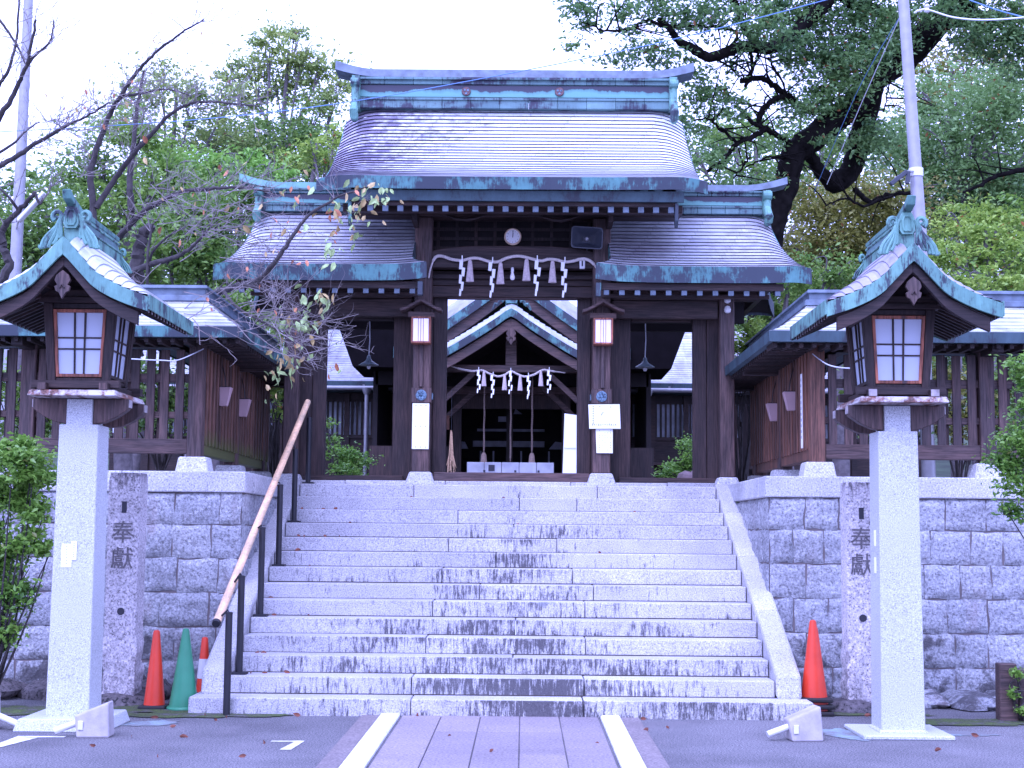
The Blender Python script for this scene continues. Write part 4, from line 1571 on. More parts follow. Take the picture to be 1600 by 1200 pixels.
t = thing('wall_clock', 'round white clock with a pale brass rim on the beam under the main roof', 'clock', (.03, 4.66, 5.08))
MB().lathe([(.098, 4.665), (.104, 4.65), (.104, 4.615), (.094, 4.605), (.086, 4.612), (.086, 4.66)], 40, (.03, 0, 5.178), 'y').build('rim', plain('pale_brass', (.55, .42, .28), .35, .05, 5, 0, .5, .3), t, smooth=True)
MB().lathe([(.0858, 4.617), (.0858, 4.655)], 40, (.03, 0, 5.178), 'y').build('dial', M_WHITE, t)
for h in range(12):
    a = PI / 2 - 2 * PI * (h + 1) / 12
    text_obj(str(h + 1), .021, .0006, M_INK, (.03 + .068 * math.cos(a), 4.616, 5.178 + .068 * math.sin(a)), t, 'numeral')
MB().bar((.03, 4.6145, 5.170), (.034, 4.6145, 5.222), .009, .0012, (0, 1, 0)).build('hour_hand', M_INK, t)
MB().bar((.03, 4.613, 5.165), (.0325, 4.613, 5.248), .006, .0012, (0, 1, 0)).build('minute_hand', M_INK, t)

t = thing('loudspeaker', 'dark grey rectangular horn loudspeaker mounted high on the right gate pillar', 'loudspeaker', (.93, 4.62, 5.1))
cx, cz = .925, 5.135
tilt = lambda x, y, z: (x + (z - cz) * .03, y + (cz - z) * .12, z - (x - cx) * .06)
m = MB()


def rr(w_, h, r, y, n=6):
    o = []
    for qx, qz, a0 in ((1, 1, 0), (-1, 1, 90), (-1, -1, 180), (1, -1, 270)):
        for k in range(n + 1):
            a = R(a0 + 90 * k / n)
            o.append((cx + qx * (w_ - r) + r * math.cos(a), y, cz + qz * (h - r) + r * math.sin(a)))
    return o


rings = [rr(.10, .07, .03, 4.63), rr(.12, .08, .03, 4.58), rr(.178, .118, .035, 4.46), rr(.19, .13, .04, 4.452), rr(.19, .13, .04, 4.437), rr(.178, .118, .035, 4.437), rr(.12, .075, .03, 4.52), rr(.06, .045, .03, 4.56), rr(.03, .03, .0299, 4.565)]
n = len(rings[0])
vs = [p for r in rings for p in r]
m.add(vs, [(i * n + k, i * n + (k + 1) % n, (i + 1) * n + (k + 1) % n, (i + 1) * n + k) for i in range(len(rings) - 1) for k in range(n)] + [tuple(range(n)), tuple((len(rings) - 1) * n + k for k in range(n))])
m.warp(tilt)
m.build('horn', M_SPK, t, smooth=True)
m = MB().lathe([(.012, 4.50), (.022, 4.51), (.022, 4.565)], 14, (cx, 0, cz), 'y')
m.warp(tilt)
m.build('plug', M_STEEL, t)
m = MB()
for sx in (-1, 1):
    m.tube([(cx + sx * k * .045, 4.53, cz + .03 - .0 * k) if 0 else (cx + sx * .05, 4.525, cz + q) for k, q in ((0, -.03), (0, .03))], .004, 5)
m.warp(tilt)
m.build('fin', M_BLACK, t)
MB().tube([(cx, 4.625, cz - .07), (cx + .01, 4.65, cz - .11)], .012, 6).build('bracket', M_BLACK, t)

t = thing('straw_rope', 'thick twisted straw rope with white paper streamers and tassels, hung across the gate beam', 'shrine rope', (.03, 4.6, 4.67))
key = [(-.985, 4.68), (-.955, 4.80), (-.91, 4.905), (-.84, 4.93), (-.72, 4.905), (-.58, 4.875), (-.45, 4.875), (-.36, 4.905), (-.24, 4.885), (-.12, 4.86), (0, 4.88), (.03 - .06, 4.90)]
pts = [(-.985, 4.66), (-.96, 4.79), (-.91, 4.91), (-.83, 4.93), (-.70, 4.89), (-.58, 4.88), (-.48, 4.905), (-.38, 4.905), (-.26, 4.87), (-.15, 4.865), (-.05, 4.91), (.06, 4.935), (.16, 4.93), (.28, 4.90), (.38, 4.88), (.46, 4.90), (.56, 4.895), (.66, 4.87), (.76, 4.88), (.85, 4.905), (.92, 4.905), (.99, 4.87), (1.05, 4.79), (1.085, 4.68)]


def smooth(pts, n):
    out = []
    for i in range(len(pts) - 1):
        p0, p1, p2, p3 = pts[max(i - 1, 0)], pts[i], pts[i + 1], pts[min(i + 2, len(pts) - 1)]
        for k in range(n):
            t = k / n
            out.append(tuple(.5 * ((2 * b) + (c - a) * t + (2 * a - 5 * b + 4 * c - d) * t * t + (-a + 3 * b - 3 * c + d) * t ** 3) for a, b, c, d in zip(p0, p1, p2, p3)))
    out.append(tuple(pts[-1]))
    return out


def twisted(m, path, r, turns=42, strands=3):
    L = len(path)
    for q in range(strands):
        line = []
        for i, p in enumerate(path):
            p = Vector(p)
            d = (Vector(path[min(i + 1, L - 1)]) - Vector(path[max(i - 1, 0)])).normalized()
            a1 = d.cross(Vector((0, 1, 0))).normalized()
            a2 = Vector((0, 1, 0))
            a = 2 * PI * (turns * i / L + q / strands)
            k = 1 if .07 < i / L < .93 else .6
            line.append(p + (a1 * math.cos(a) + a2 * math.sin(a)) * r * .55 * k)
        m.tube(line, [r * .62 * (1 if .07 < i / L < .93 else .55) for i in range(L)], 6)


m = MB()
path = [(x, 4.615, z) for x, z in smooth(pts, 14)]
twisted(m, path, .0175, 46)
m.build('rope', M_ROPE, t, smooth=True)


def streamer(m, x, y, z, k=1.0, seed=0):
    """zigzag folded paper"""
    r3 = random.Random(seed)
    w_ = .045 * k
    zz = z
    xx = x
    m.box(x - .006, x + .006, y - .002, y + .002, z - .01, z + .06 * k)
    for i in range(5):
        h = (.115 if i < 4 else .09) * k
        ww = w_ * (1 - .1 * i)
        sh = r3.uniform(-.012, .012) * k + (.016 if i % 2 else -.016) * k
        a, b = (xx - ww / 2 + sh, xx + ww / 2 + sh)
        dy = -.012 if i % 2 else .0
        m.add([(a, y + dy, zz), (b, y + dy - .012, zz - .008), (b - .012 * k, y + dy - .012, zz - h), (a - .006, y + dy, zz - h * .93),
               (a, y + dy + .0015, zz), (b, y + dy - .0105, zz - .008), (b - .012 * k, y + dy - .0105, zz - h), (a - .006, y + dy + .0015, zz - h * .93)],
              [(0, 1, 2, 3), (7, 6, 5, 4), (0, 1, 5, 4), (1, 2, 6, 5), (2, 3, 7, 6), (3, 0, 4, 7)])
        zz -= h * .76
        xx += sh * .3


def tassel(m, x, y, z, h=.27):
    n = 14
    prof = [(.008, 0), (.016, -.02), (.02, -.06), (.03, -.14), (.045, -h)]
    for k in range(n):
        a = 2 * PI * k / n
        m.tube([(x + r * math.cos(a) * .9, y + r * math.sin(a) * .6, z + d) for r, d in prof], [.007, .010, .011, .011, .010], 5)


def at_rope(x, path):
    return min(path, key=lambda p: abs(p[0] - x))[2]


for i, x in enumerate((-.58, -.21, .33, .665)):
    m = MB()
    streamer(m, x, 4.585, at_rope(x, path) - .005, 1.0, i)
    m.build('paper_streamer', M_PAPER, t)
for x in (-.485, -.115, .20, .515):
    m = MB()
    tassel(m, x, 4.598, at_rope(x, path) - .02)
    m.build('tassel', M_TASS, t)

t = thing('light_bulb', 'small clear light bulb in a socket under the rope at the middle of the gate', 'light bulb', (.03, 4.62, 4.66))
MB().lathe([(.012, 4.80), (.018, 4.785), (.018, 4.745)], 14, (.03, 4.63, 0)).build('socket', M_WHITE, t)
MB().lathe([(.014, 4.7449), (.018, 4.72), (.03, 4.69), (.031, 4.67), (.02, 4.648), (.004, 4.642)], 16, (.03, 4.63, 0)).build('bulb', plain('pearl_glass', (.75, .72, .74), .2, .02, 4, 0), t, smooth=True)
t = thing('switch_plate', 'small white switch box on the gate beam beside the right end of the rope', 'switch box', (.875, 4.6, 4.79))
MB().box(.843, .91, 4.62, 4.667, 4.79, 4.915).build('case', M_WHITE, t, bevel=.006)
MB().box(.868, .885, 4.6165, 4.6198, 4.82, 4.885).build('slot', M_INK, t)
for sx, lab in ((-1.84, 'grey conical lamp shade hanging in the left side bay of the gate'), (1.75, 'grey conical lamp shade hanging in the right side bay of the gate')):
    t = thing('hanging_lamp', lab, 'lamp', (sx, 6.0, 3.75))
    MB().lathe([(.13, 3.745), (.127, 3.752), (.05, 3.80), (.028, 3.83), (.022, 3.87), (.008, 3.878)], 24, (sx, 6.0, 0)).build('shade', plain('enamel_grey', (.16, .2, .22), .4, .1, 5, 0), t, smooth=True)
    MB().tube([(sx, 6.0, 3.875), (sx + .01, 6.0, 4.1), (sx, 6.0, 4.5)], .007, 5).build('cord', M_WIREW, t)
    MB().lathe([(.01, 3.75), (.03, 3.73), (.02, 3.70), (.002, 3.695)], 12, (sx, 6, 0)).build('bulb', M_WHITE, t, smooth=True)

# dark picket fences that close the gap between gate and side fences
for s, lab in ((-1, 'short low picket fence closing the gap left of the gate'), (1, 'short low picket fence closing the gap right of the gate')):
    t = thing('picket_fence', lab, 'fence', (s * 3.0, 6.9, ZP))
    m = MB()
    for i in range(6):
        x = s * (2.74 + i * .145)
        m.box(x - .045, x + .045, 6.9, 6.935, ZP, 3.35 + rng.uniform(-.01, .01))
    m.build('pickets', M_WZ, t, bevel=.004)
    MB().box(*sorted((s * 2.68, s * 3.6)), 6.936, 6.97, 3.05, 3.12).build('rail', M_WX, t)
    MB().box(*sorted((s * 2.68, s * 3.6)), 6.936, 6.97, 2.4, 2.48).build('rail', M_WX, t)


# ---------------------------------------------------------------- halls beyond the gate
HB = thing('worship_hall', 'main shrine hall with gabled copper porch and dark interior, seen through the gate opening', 'shrine hall', (-.08, 15, ZP))
HX = -.08
PROF2 = [(0, 0), (.3, .2), (.7, .46), (1.25, .79), (1.9, 1.08), (2.5, 1.26)]
PROF3 = [(0, 0), (.35, .27), (.9, .68), (1.6, 1.15), (2.5, 1.6), (3.5, 1.95)]


def shifted(m):
    m.v = [(x + HX, y, z) for x, y, z in m.v]
    return m


def gable_roof(root, za, half, y0, y1, prof, mat, fmat, nm, nc, bw=.2, roll=.35, rw=1.1):
    m = MB()
    ys = [(y0 + rw * q, roll * (1 - (1 - q) ** 2)) for q in (0, .12, .25, .4, .6, .8, 1)] + [(y1, roll)]
    ny = len(ys)
    for sg in (-1, 1):
        for i in range(nc):
            a0, a1 = half * i / nc, half * (i + 1) / nc
            for q in range(2):
                b0, b1 = lerp(a0, a1, q / 2), lerp(a0, a1, (q + 1) / 2)
                vs = [(sg * b, y, za - drop(b, prof) + .02 * ((b - a0) / (a1 - a0)) + dz) for b in (b0, b1) for y, dz in ys]
                m.add(vs, [(j, j + 1, ny + j + 1, ny + j) for j in range(ny - 1)])
            m.add([(sg * a1, y, za - drop(a1, prof) + e + dz) for e in (.02, 0) for y, dz in ys], [(j, j + 1, ny + j + 1, ny + j) for j in range(ny - 1)])
    o = shifted(m).build(nm, mat, root)
    ul = o.data.uv_layers.new(name='UVMap')
    for lp in o.data.loops:
        c = o.data.vertices[lp.vertex_index].co
        ul.data[lp.index].uv = (c.y, abs(c.x) / (half / nc))
    m = MB()
    gable_strip(m, za, 0, half, y0 + .02, y1, .03, .14, 20, prof=prof)
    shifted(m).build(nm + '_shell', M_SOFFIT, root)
    m = MB()
    gable_strip(m, za, 0, half, y0 - .03, y0 + .018, -.025, bw, 20, prof=prof)
    shifted(m).build('fascia', fmat, root)


gable_roof(HB, 5.86, 2.2, 15.0, 18.2, PROF2, M_ROOFI, M_PATD, 'porch_roof', 20, .13, .27)
m = MB()
gable_strip(m, 5.70, 0, 2.15, 15.04, 15.12, 0, .20, 20, prof=PROF2)
shifted(m).build('barge_board', M_WGX, HB, bevel=.005)
m = MB()
gegyo(m, 0, 15.0, 5.38, 1.35)
shifted(m).build('gable_pendant', M_WG, HB, bevel=.004)
m = MB()
m.box(-.12, .12, 15.1, 15.7, 5.86, 5.98)
m.box(-.09, .09, 15.1, 18.0, 5.98, 6.1)
for sg in (-1, 1):
    for r0 in range(3):
        m.tube([(sg * (.08 + .08 * r0), 15.08, 5.99 - .05 * r0), (sg * (.14 + .09 * r0), 15.07, 6.03 - .07 * r0), (sg * (.2 + .09 * r0), 15.08, 5.93 - .08 * r0)], [.03, .035, .02], 7)
m.prism([(-.1, 5.9), (.1, 5.9), (.13, 6.0), (.08, 6.14), (-.08, 6.14), (-.13, 6.0)], 'y', 15.02, 15.1)
m.v = [(x, y + .45, z + .16) for x, y, z in m.v]
shifted(m).build('porch_ridge', M_PATD, HB)
gable_roof(HB, 6.95, 2.45, 17.2, 23.5, PROF3, M_ROOFI, M_PATD, 'main_roof', 24, .2, .5, 1.3)
m = MB()
gable_strip(m, 6.76, 0, 2.4, 17.26, 17.36, 0, .26, 20, prof=PROF3)
shifted(m).build('barge_board', M_WGX, HB)
m = MB()
m.box(-2.9, 2.9, 18.1, 18.2, 4.7, 5.0)
m.prism([(-2.4, 4.65), (2.4, 4.65), (1.6, 5.4), (0, 6.5), (-1.6, 5.4)], 'y', 18.0, 18.09)
shifted(m).build('gable_wall', M_DARK, HB)
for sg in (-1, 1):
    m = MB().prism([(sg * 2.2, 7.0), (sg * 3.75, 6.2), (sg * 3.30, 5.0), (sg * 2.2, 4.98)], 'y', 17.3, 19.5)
    shifted(m).build('side_eave', plain('shade_dark_eave_board', (.004, .003, .004), .9, .3, 5, .05, .1), HB)  # near-black colour stands in for the shade under the eave
m = MB()
m.box(-1.75, 1.75, 15.45, 15.62, 4.70, 4.84)
m.box(-.11, .11, 15.5, 15.58, 4.839, 5.55)
shifted(m).build('porch_beam', M_WGX, HB, bevel=.008)
m = MB().box(-1.75, 1.75, 17.9, 18.05, 4.5, 4.66)
shifted(m).build('porch_beam', M_WGX, HB, bevel=.008)
for sg in (-1, 1):
    m = MB().box(sg * 1.42 - .12, sg * 1.42 + .12, 15.42, 15.66, ZP, 4.699)
    shifted(m).build('porch_pillar', M_WZ, HB, bevel=.01)
    m = MB().bar((sg * 1.3, 15.54, 4.15), (sg * .72, 15.54, 4.69), .1, .14, (0, 1, 0))
    shifted(m).build('brace', M_WGX, HB)
    m = MB().bar((sg * 1.3, 16.6, 3.9), (sg * .6, 16.6, 4.55), .1, .14, (0, 1, 0))
    shifted(m).build('brace', M_WGX, HB)
    m = MB().box(sg * 1.25 - .03, sg * 1.25 + .03, 16.1, 16.16, 3.62, 3.9)
    shifted(m).build('wall_plaque', M_WBR, HB)
# dark interior
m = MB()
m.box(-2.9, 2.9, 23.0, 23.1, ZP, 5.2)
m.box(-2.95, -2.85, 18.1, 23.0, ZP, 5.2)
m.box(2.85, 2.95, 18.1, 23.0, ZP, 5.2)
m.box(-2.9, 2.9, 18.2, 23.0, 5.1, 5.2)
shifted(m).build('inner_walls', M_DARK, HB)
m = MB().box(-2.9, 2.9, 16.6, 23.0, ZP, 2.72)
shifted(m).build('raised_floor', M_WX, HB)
m = MB()
for x in (-2.1, -1.15, 1.15, 2.1):
    m.box(x - .09, x + .09, 18.0, 18.16, 2.72, 4.7)
m.box(-.12, .02, 18.9, 19.04, 2.72, 5.1)
m.box(-1.06, 1.06, 18.02, 18.1, 4.2, 4.5)
for x in (-2.6, -1.62, 1.62, 2.6):
    m.box(x - .4, x + .4, 18.06, 18.12, 2.73, 3.4)
shifted(m).build('inner_posts', M_WZ, HB)
m = MB()
for x0, x1 in ((-.85, -.15), (.0, .75)):
    m.box(x0, x1, 21.8, 21.84, 3.98, 4.04)
    m.box(x0 - .1, x1, 21.9, 21.94, 3.62, 3.76)
for x in (-1.25, 1.05):
    m.prism([(x - .2, 3.56), (x + .2, 3.56), (x + .12, 3.72), (x - .05, 3.74)], 'y', 21.7, 21.74)
m.box(-.33, -.15, 20.6, 20.64, 4.12, 4.24)
m.prism([(.02, 4.30), (.22, 4.30), (.06, 4.42)], 'y', 20.6, 20.64)
for x in (-.75, -.45, .2, .85):
    m.box(x - .02, x + .02, 21.5, 21.52, 3.2, 3.5)
shifted(m).build('altar_fittings', plain('dim_altar_cloth', (.28, .28, .31), .8, .3, 4, 0), HB)

t = thing('porch_rope', 'slender straw rope with paper streamers hung under the gable of the inner hall', 'shrine rope', (HX, 15.3, 4.6))
pts2 = [(-1.18, 4.80), (-1.0, 4.745), (-.75, 4.70), (-.56, 4.715), (-.42, 4.655), (-.26, 4.60), (-.12, 4.63), (0, 4.70), (.12, 4.65), (.27, 4.60), (.45, 4.64), (.62, 4.73), (.8, 4.71), (1.05, 4.68)]
path2 = [(x + HX, 15.3, z) for x, z in smooth(pts2, 12)]
m = MB()
twisted(m, path2, .021, 36)
m.build('rope', M_ROPE, t, smooth=True)
for i, x in enumerate((-.62, -.34, 0, .34, .74)):
    m = MB()
    streamer(m, x + HX, 15.24, at_rope(x + HX, path2), 1.02, 20 + i)
    m.build('paper_streamer', M_PAPER, t)
for x in (-.52, -.12, .18, .58):
    m = MB()
    tassel(m, x + HX, 15.27, at_rope(x + HX, path2) - .01, .29)
    m.build('tassel', M_TASS, t)
for x, lab in ((-.52, 'leftmost of the three bell ropes hanging before the dark hall'), (0, 'middle one of the three bell ropes before the dark hall'), (.42, 'rightmost of the three bell ropes hanging before the dark hall')):
    t = thing('bell_rope', lab, 'bell rope', (x + HX, 15.8, 2.8))
    m = MB()
    twisted(m, [(x + HX + .003 * math.sin(i * .4), 15.8, 4.68 - (1.55 if x else 1.7) * i / 40) for i in range(41)], .019, 26)
    m.build('cord', plain('faded_tan_rope', (.12, .09, .075), .9, .2, 20, .3), t, smooth=True)
    if x:
        MB().lathe([(.03, 3.15), (.05, 3.1), (.075, 2.86), (.07, 2.84)], 14, (x + HX, 15.8, 0)).build('plaited_end', plain('tan_plait', (.17, .125, .10), .9, .2, 30, .4), t, smooth=True)
t = thing('offertory_box', 'long low grey chest standing behind the threshold under the bell ropes', 'offertory box', (HX, 15.75, ZP))
m = MB()
for i in range(5):
    x = -.84 + i * .338
    m.box(x + .004, x + .334, 15.52, 15.94, ZP, 2.95)
shifted(m).build('body', plain('pale_grey_board', (.33, .34, .38), .7, .25, 3, .1), t, bevel=.008)
m = MB()
for x in (-.5, .1, .55):
    m.box(x - .02, x + .02, 15.512, 15.519, 2.76, 2.8)
m.box(-.42, -.3, 15.512, 15.519, 2.78, 2.9)
shifted(m).build('label', M_INK, t)
c = P(890, 700, 13.5)
t = thing('white_signboard', 'tall plain white board leaning at the right side of the gate opening', 'signboard', (c.x, 13.5, ZP))
x0, x1 = P(880, 655, 13.5).x, P(902, 655, 13.5).x
m = MB().add([(x0 - .02, 13.5, ZP), (x1, 13.5, ZP), (x1, 13.55, 3.72), (x0 + .025, 13.55, 3.75), (x0 - .02, 13.53, ZP), (x1, 13.53, ZP), (x1, 13.58, 3.72), (x0 + .025, 13.58, 3.75)], [(0, 1, 2, 3), (7, 6, 5, 4), (0, 1, 5, 4), (1, 2, 6, 5), (2, 3, 7, 6), (3, 0, 4, 7)])
m.build('board', M_PAPER, t)
m = MB().box(x0 + .02, x1 - .02, 13.515, 13.519, 3.12, 3.128)
m.build('fold_line', M_GREYINK, t)
c = P(705, 700, 13.8)
t = thing('straw_bundle', 'bundle of dry straw hanging at the left side of the gate opening', 'straw bundle', (c.x, 13.8, 2.6))
m = MB()
r4 = random.Random(5)
for k in range(36):
    a, b = r4.uniform(-.05, .05), r4.uniform(-.04, .04)
    m.tube([(c.x + a * .3, 13.8 + b * .3, 3.35 + r4.uniform(-.08, .1)), (c.x + a * .8, 13.8 + b, 3.0), (c.x + a * 1.5 + .03 * (r4.random() - .3), 13.8 + b * 2, 2.6 + r4.uniform(0, .3))], .007, 4)
m.build('stalks', M_STRAW, t)
MB().tube([(c.x, 13.8, 3.3), (c.x, 13.8, 4.2)], .004, 5).build('string', M_BLACK, t)

for s, nm in ((-1, 'left'), (1, 'right')):
    t = thing('side_hall', 'low side hall with barred windows, seen through the %s bay of the gate' % nm, 'hall', (s * 5, 21, ZP))
    xa, xb = sorted((s * 2.2, s * 9.5))
    m = MB()
    nc = 24
    uvs = []
    for i in range(nc):
        t0, t1 = i / nc, (i + 1) / nc
        f = lambda q: (lerp(24.4, 20.6, q), 5.02 + 1.75 * (1 - q) ** 1.25)
        (ya, za), (yb_, zb) = f(t0), f(t1)
        m.add([(xa, ya, za), (xb, ya, za), (xb, yb_, zb + .02), (xa, yb_, zb + .02), (xb, yb_, zb), (xa, yb_, zb)], [(0, 1, 2, 3), (3, 2, 4, 5)])
        uvs += [(xa, i), (xb, i), (xb, i + .97), (xa, i + .97), (xb, i + .98), (xa, i + .98)]
    o = m.build('roof', M_ROOFD, t)
    ul = o.data.uv_layers.new(name='UVMap')
    for lp in o.data.loops:
        ul.data[lp.index].uv = uvs[lp.vertex_index]
    m = MB().box(xa, xb, 20.58, 20.66, 4.86, 5.03)
    m.box(xa, xb, 20.9, 24, 4.82, 4.9)
    m.build('eave', M_PATN, t)
    m = MB().box(xa, xb, 21.30, 21.36, ZP, 3.0)
    for k in range(9):
        x = s * (2.4 + k * .78)
        m.box(x - .06, x + .06, 21.24, 21.298, ZP, 4.8)
    m.box(xa, xb, 21.30, 21.36, 4.62, 4.82)
    m.box(xa, xb, 21.26, 21.2995, 3.76, 3.84)
    m.box(xa, xb, 21.30, 21.36, 3.0, 3.8)
    m.build('wall', M_WX, t)
    m = MB()
    x = xa
    while x < xb:
        m.box(x, x + .05, 21.3, 21.33, 3.84, 4.62)
        x += .115
    w1 = m.build('window', M_WZ, t)
    m = MB().box(xa, xb, 21.45, 21.46, 3.8, 4.64)
    m.build('pane', plain('dim_window_light', (.62, .66, .74), .5, .6, 1.3, 0), w1)
    m = MB().box(xa, xb, 21.5, 21.55, ZP, 4.85)
    m.build('back_wall', M_DARK, t)
    m = MB().tube([(xa, 20.5, 4.86), (xb, 20.5, 4.86)], .055, 10)
    for k in range(8):
        m.box(s * (2.6 + k * .9) - .02, s * (2.6 + k * .9) + .02, 20.5, 20.6, 4.90, 4.95)
    m.build('gutter', M_STEEL, t, smooth=True)
    px = P(572 if s < 0 else 1013, 650, 20.45).x
    m = MB().tube([(px, 20.5, 4.80), (px, 20.5, 4.7), (px, 20.5, 3.2), (px - .02, 20.5, 2.3)], .05, 12)
    m.lathe([(.07, 4.72), (.11, 4.82), (.115, 4.86)], 14, (px, 20.5, 0))
    m.build('downpipe', M_STEEL, t, smooth=True)
    m = MB()
    for z, y in ((2.62, 20.3), (2.95, 20.75), (3.18, 21.0)):
        m.box(*sorted((s * 2.3, s * 3.9)), y, y + .3, z, z + .06)
    for x in (2.6, 3.3):
        m.box(s * x - .05, s * x + .05, 20.4, 21.2, ZP, 2.61)
    m.build('veranda_step', M_WGX, t)

# ---------------------------------------------------------------- cones, weights, poles and wires
def cone(name, x, y, h, r, mat, lab, grp=None, base=None, band=None, z=0, tip=True):
    t = thing(name, lab, 'traffic cone', (x, y, z), grp)
    zb = z + .03
    MB().lathe([(r, zb), (r * .97, zb + .03), (.03, z + h - .02), (.024, z + h - .004), (.012, z + h)], 28, (x, y, 0)).build('body', mat, t, smooth=True)
    if base == 'round':
        MB().lathe([(r * 1.16, z + .002), (r * 1.18, z + .02), (r * 1.1, z + .036), (r * .9, z + .036)], 28, (x, y, 0)).build('base', mat, t, smooth=True)
    else:
        q = r * 1.28
        MB().box(x - q, x + q, y - q, y + q, z + .002, zb + .012).build('base', base or mat, t, bevel=.012, seg=2)
    if band:
        a, b = band
        rr_ = lambda zz: lerp(r * .97, .03, (zz - zb - .03) / (h - .05 - .03)) + .004
        MB().lathe([(rr_(z + a), z + a), (rr_(z + b), z + b)], 28, (x, y, 0)).build('band', M_WHITE, t, smooth=True)


cone('traffic_cone', -3.1, .36, .70, .095, M_RED, 'red cone with a scuffed foot beside the left engraved post', base=M_RUBBER)
cone('traffic_cone', -2.83, .33, .72, .13, M_GREEN, 'green cone left of the handrail foot', base='round')
cone('traffic_cone', -2.79, .95, .60, .075, M_RED, 'small red and white cone behind the green cone', base=M_WHITE, band=(.22, .40))
cone('traffic_cone', 2.80, .42, .72, .115, M_RED, 'red cone on top of the stack right of the steps', 'stacked red cones right of the steps', base=M_RUBBER, z=.12)
cone('traffic_cone', 2.815, .425, .72, .115, M_RED, 'middle cone of the stack right of the steps, only its base rim showing', 'stacked red cones right of the steps', base=M_RUBBER, z=.06)
cone('traffic_cone', 2.81, .43, .72, .115, M_RED, 'lowest cone of the stack right of the steps, standing on the asphalt', 'stacked red cones right of the steps', base=M_RUBBER, z=0)


def weight(x, y, rot, lab, pipe, tilt_=.0, sc=1.0):
    t = thing('concrete_weight', lab, 'concrete weight', (x, y, 0))
    Mx = Matrix.Translation((x, y, 0)) @ Matrix.Rotation(rot, 4, 'Z')
    tr = lambda a, b, c: tuple(Mx @ Vector((a * sc, b * sc, c * sc)))
    m = MB()
    # truncated block lying on its side, its top sloping
    m.add([(-.12, -.1, 0), (.13, -.1, 0), (.13, .1, 0), (-.12, .1, 0), (-.145, -.075, .165), (.115, -.085, .27), (.115, .085, .27), (-.145, .075, .165)],
          [(3, 2, 1, 0), (4, 5, 6, 7), (0, 1, 5, 4), (1, 2, 6, 5), (2, 3, 7, 6), (3, 0, 4, 7)])
    m.warp(tr)
    b_ = m.build('block', M_CONCW, t, bevel=.014, seg=2)
    m = MB().tube([(-.12, -.02, .11), (-.30, -.03, pipe)], .026, 14)
    m.warp(tr)
    m.build('pipe', M_WHITE, t, smooth=True)
    m = MB().box(-.11, -.07, -.106, -.095, .06, .13)
    m.warp(tr)
    m.build('paint_patch', M_WHITE, b_, bevel=.004)


weight(-3.12, -1.40, .05, 'concrete weight with a short white pipe lying before the left lantern post', .045)
weight(2.40, -1.22, .12, 'concrete weight with a short white pipe lying near the stacked red cones', .05)
weight(-4.13, -1.05, .05, 'concrete weight at the left edge of the view, mostly out of sight', .045)
m = MB().tube([(-4.0, -1.1, .12), (-3.80, -1.14, .05)], .026, 14)
single(m, 'loose_pipe', M_WHITE, 'short white pipe on the ground beside the left lantern plinth', 'pipe', (-3.9, -1.1, .05), smooth=True)

pl_ = thing('steel_pole', 'grey steel pole rising behind the right lantern post, with wires and a small camera', 'pole', (4.85, 4.0, ZP))
MB().tube([(4.85, 4.0, ZP), (4.80, 4.0, 5.2), (4.64, 4.0, 8.3), (4.60, 4.0, 9.5)], [.08, .075, .062, .058], 18).build('shaft', M_STEEL, pl_, smooth=True)
MB().lathe([(.083, 5.80), (.083, 5.90)], 18, (4.768, 4.0, 0)).build('clamp', M_WHITE, pl_, smooth=True)
c = P(1418, 272, 3.95)
m = MB().bar((c.x - .22, 3.88, c.z - .14), (c.x - .02, 3.9, c.z + .02), .05, .05)
m.bar((c.x - .02, 3.9, c.z - .13), (c.x - .0, 3.9, c.z + .02), .045, .045, (0, 1, 0))
m.build('camera', M_SPK, pl_, bevel=.006)
MB().tube([(c.x - .02, 3.9, c.z + .02), (c.x + .1, 3.95, c.z + .03)], .012, 6).build('bracket', M_STEEL, pl_)
c = P(1448, 14, 3.92)
m = MB().tube([(c.x - .12, 3.95, c.z - .02), (c.x, 3.9, c.z)], .014, 6)
m.lathe([(.02, c.z - .05), (.035, c.z - .03), (.02, c.z), (.035, c.z + .025), (.015, c.z + .05)], 12, (c.x, 3.9, 0))
m.build('insulator', M_WHITE, pl_, smooth=True)
pl2 = thing('utility_pole', 'pale slender pole behind the bare branches at the far left', 'pole', (-7.25, 8, ZP))
MB().tube([(-7.25, 8, ZP), (-7.2, 8, 5.4), (-7.17, 8, 12)], [.1, .085, .055], 16).build('shaft', M_STEEL, pl2, smooth=True)
c = P(55, 325, 7.8)
m = MB().bar((c.x - .2, 7.7, c.z - .22), (c.x + .16, 7.7, c.z + .2), .13, .05)
m.tube([(c.x - .2, 7.7, c.z - .2), (-7.2, 7.95, c.z - .28)], .02, 6)
m.build('lamp_head', M_WHITE, pl2, bevel=.01)


def wire(pts, r, mat, lab, n=10):
    q = smooth([tuple(p) for p in pts], n)
    o = MB().tube(q, r, 5)
    single(o, 'overhead_wire', mat, lab, 'wire', tuple(pts[0]), smooth=True)


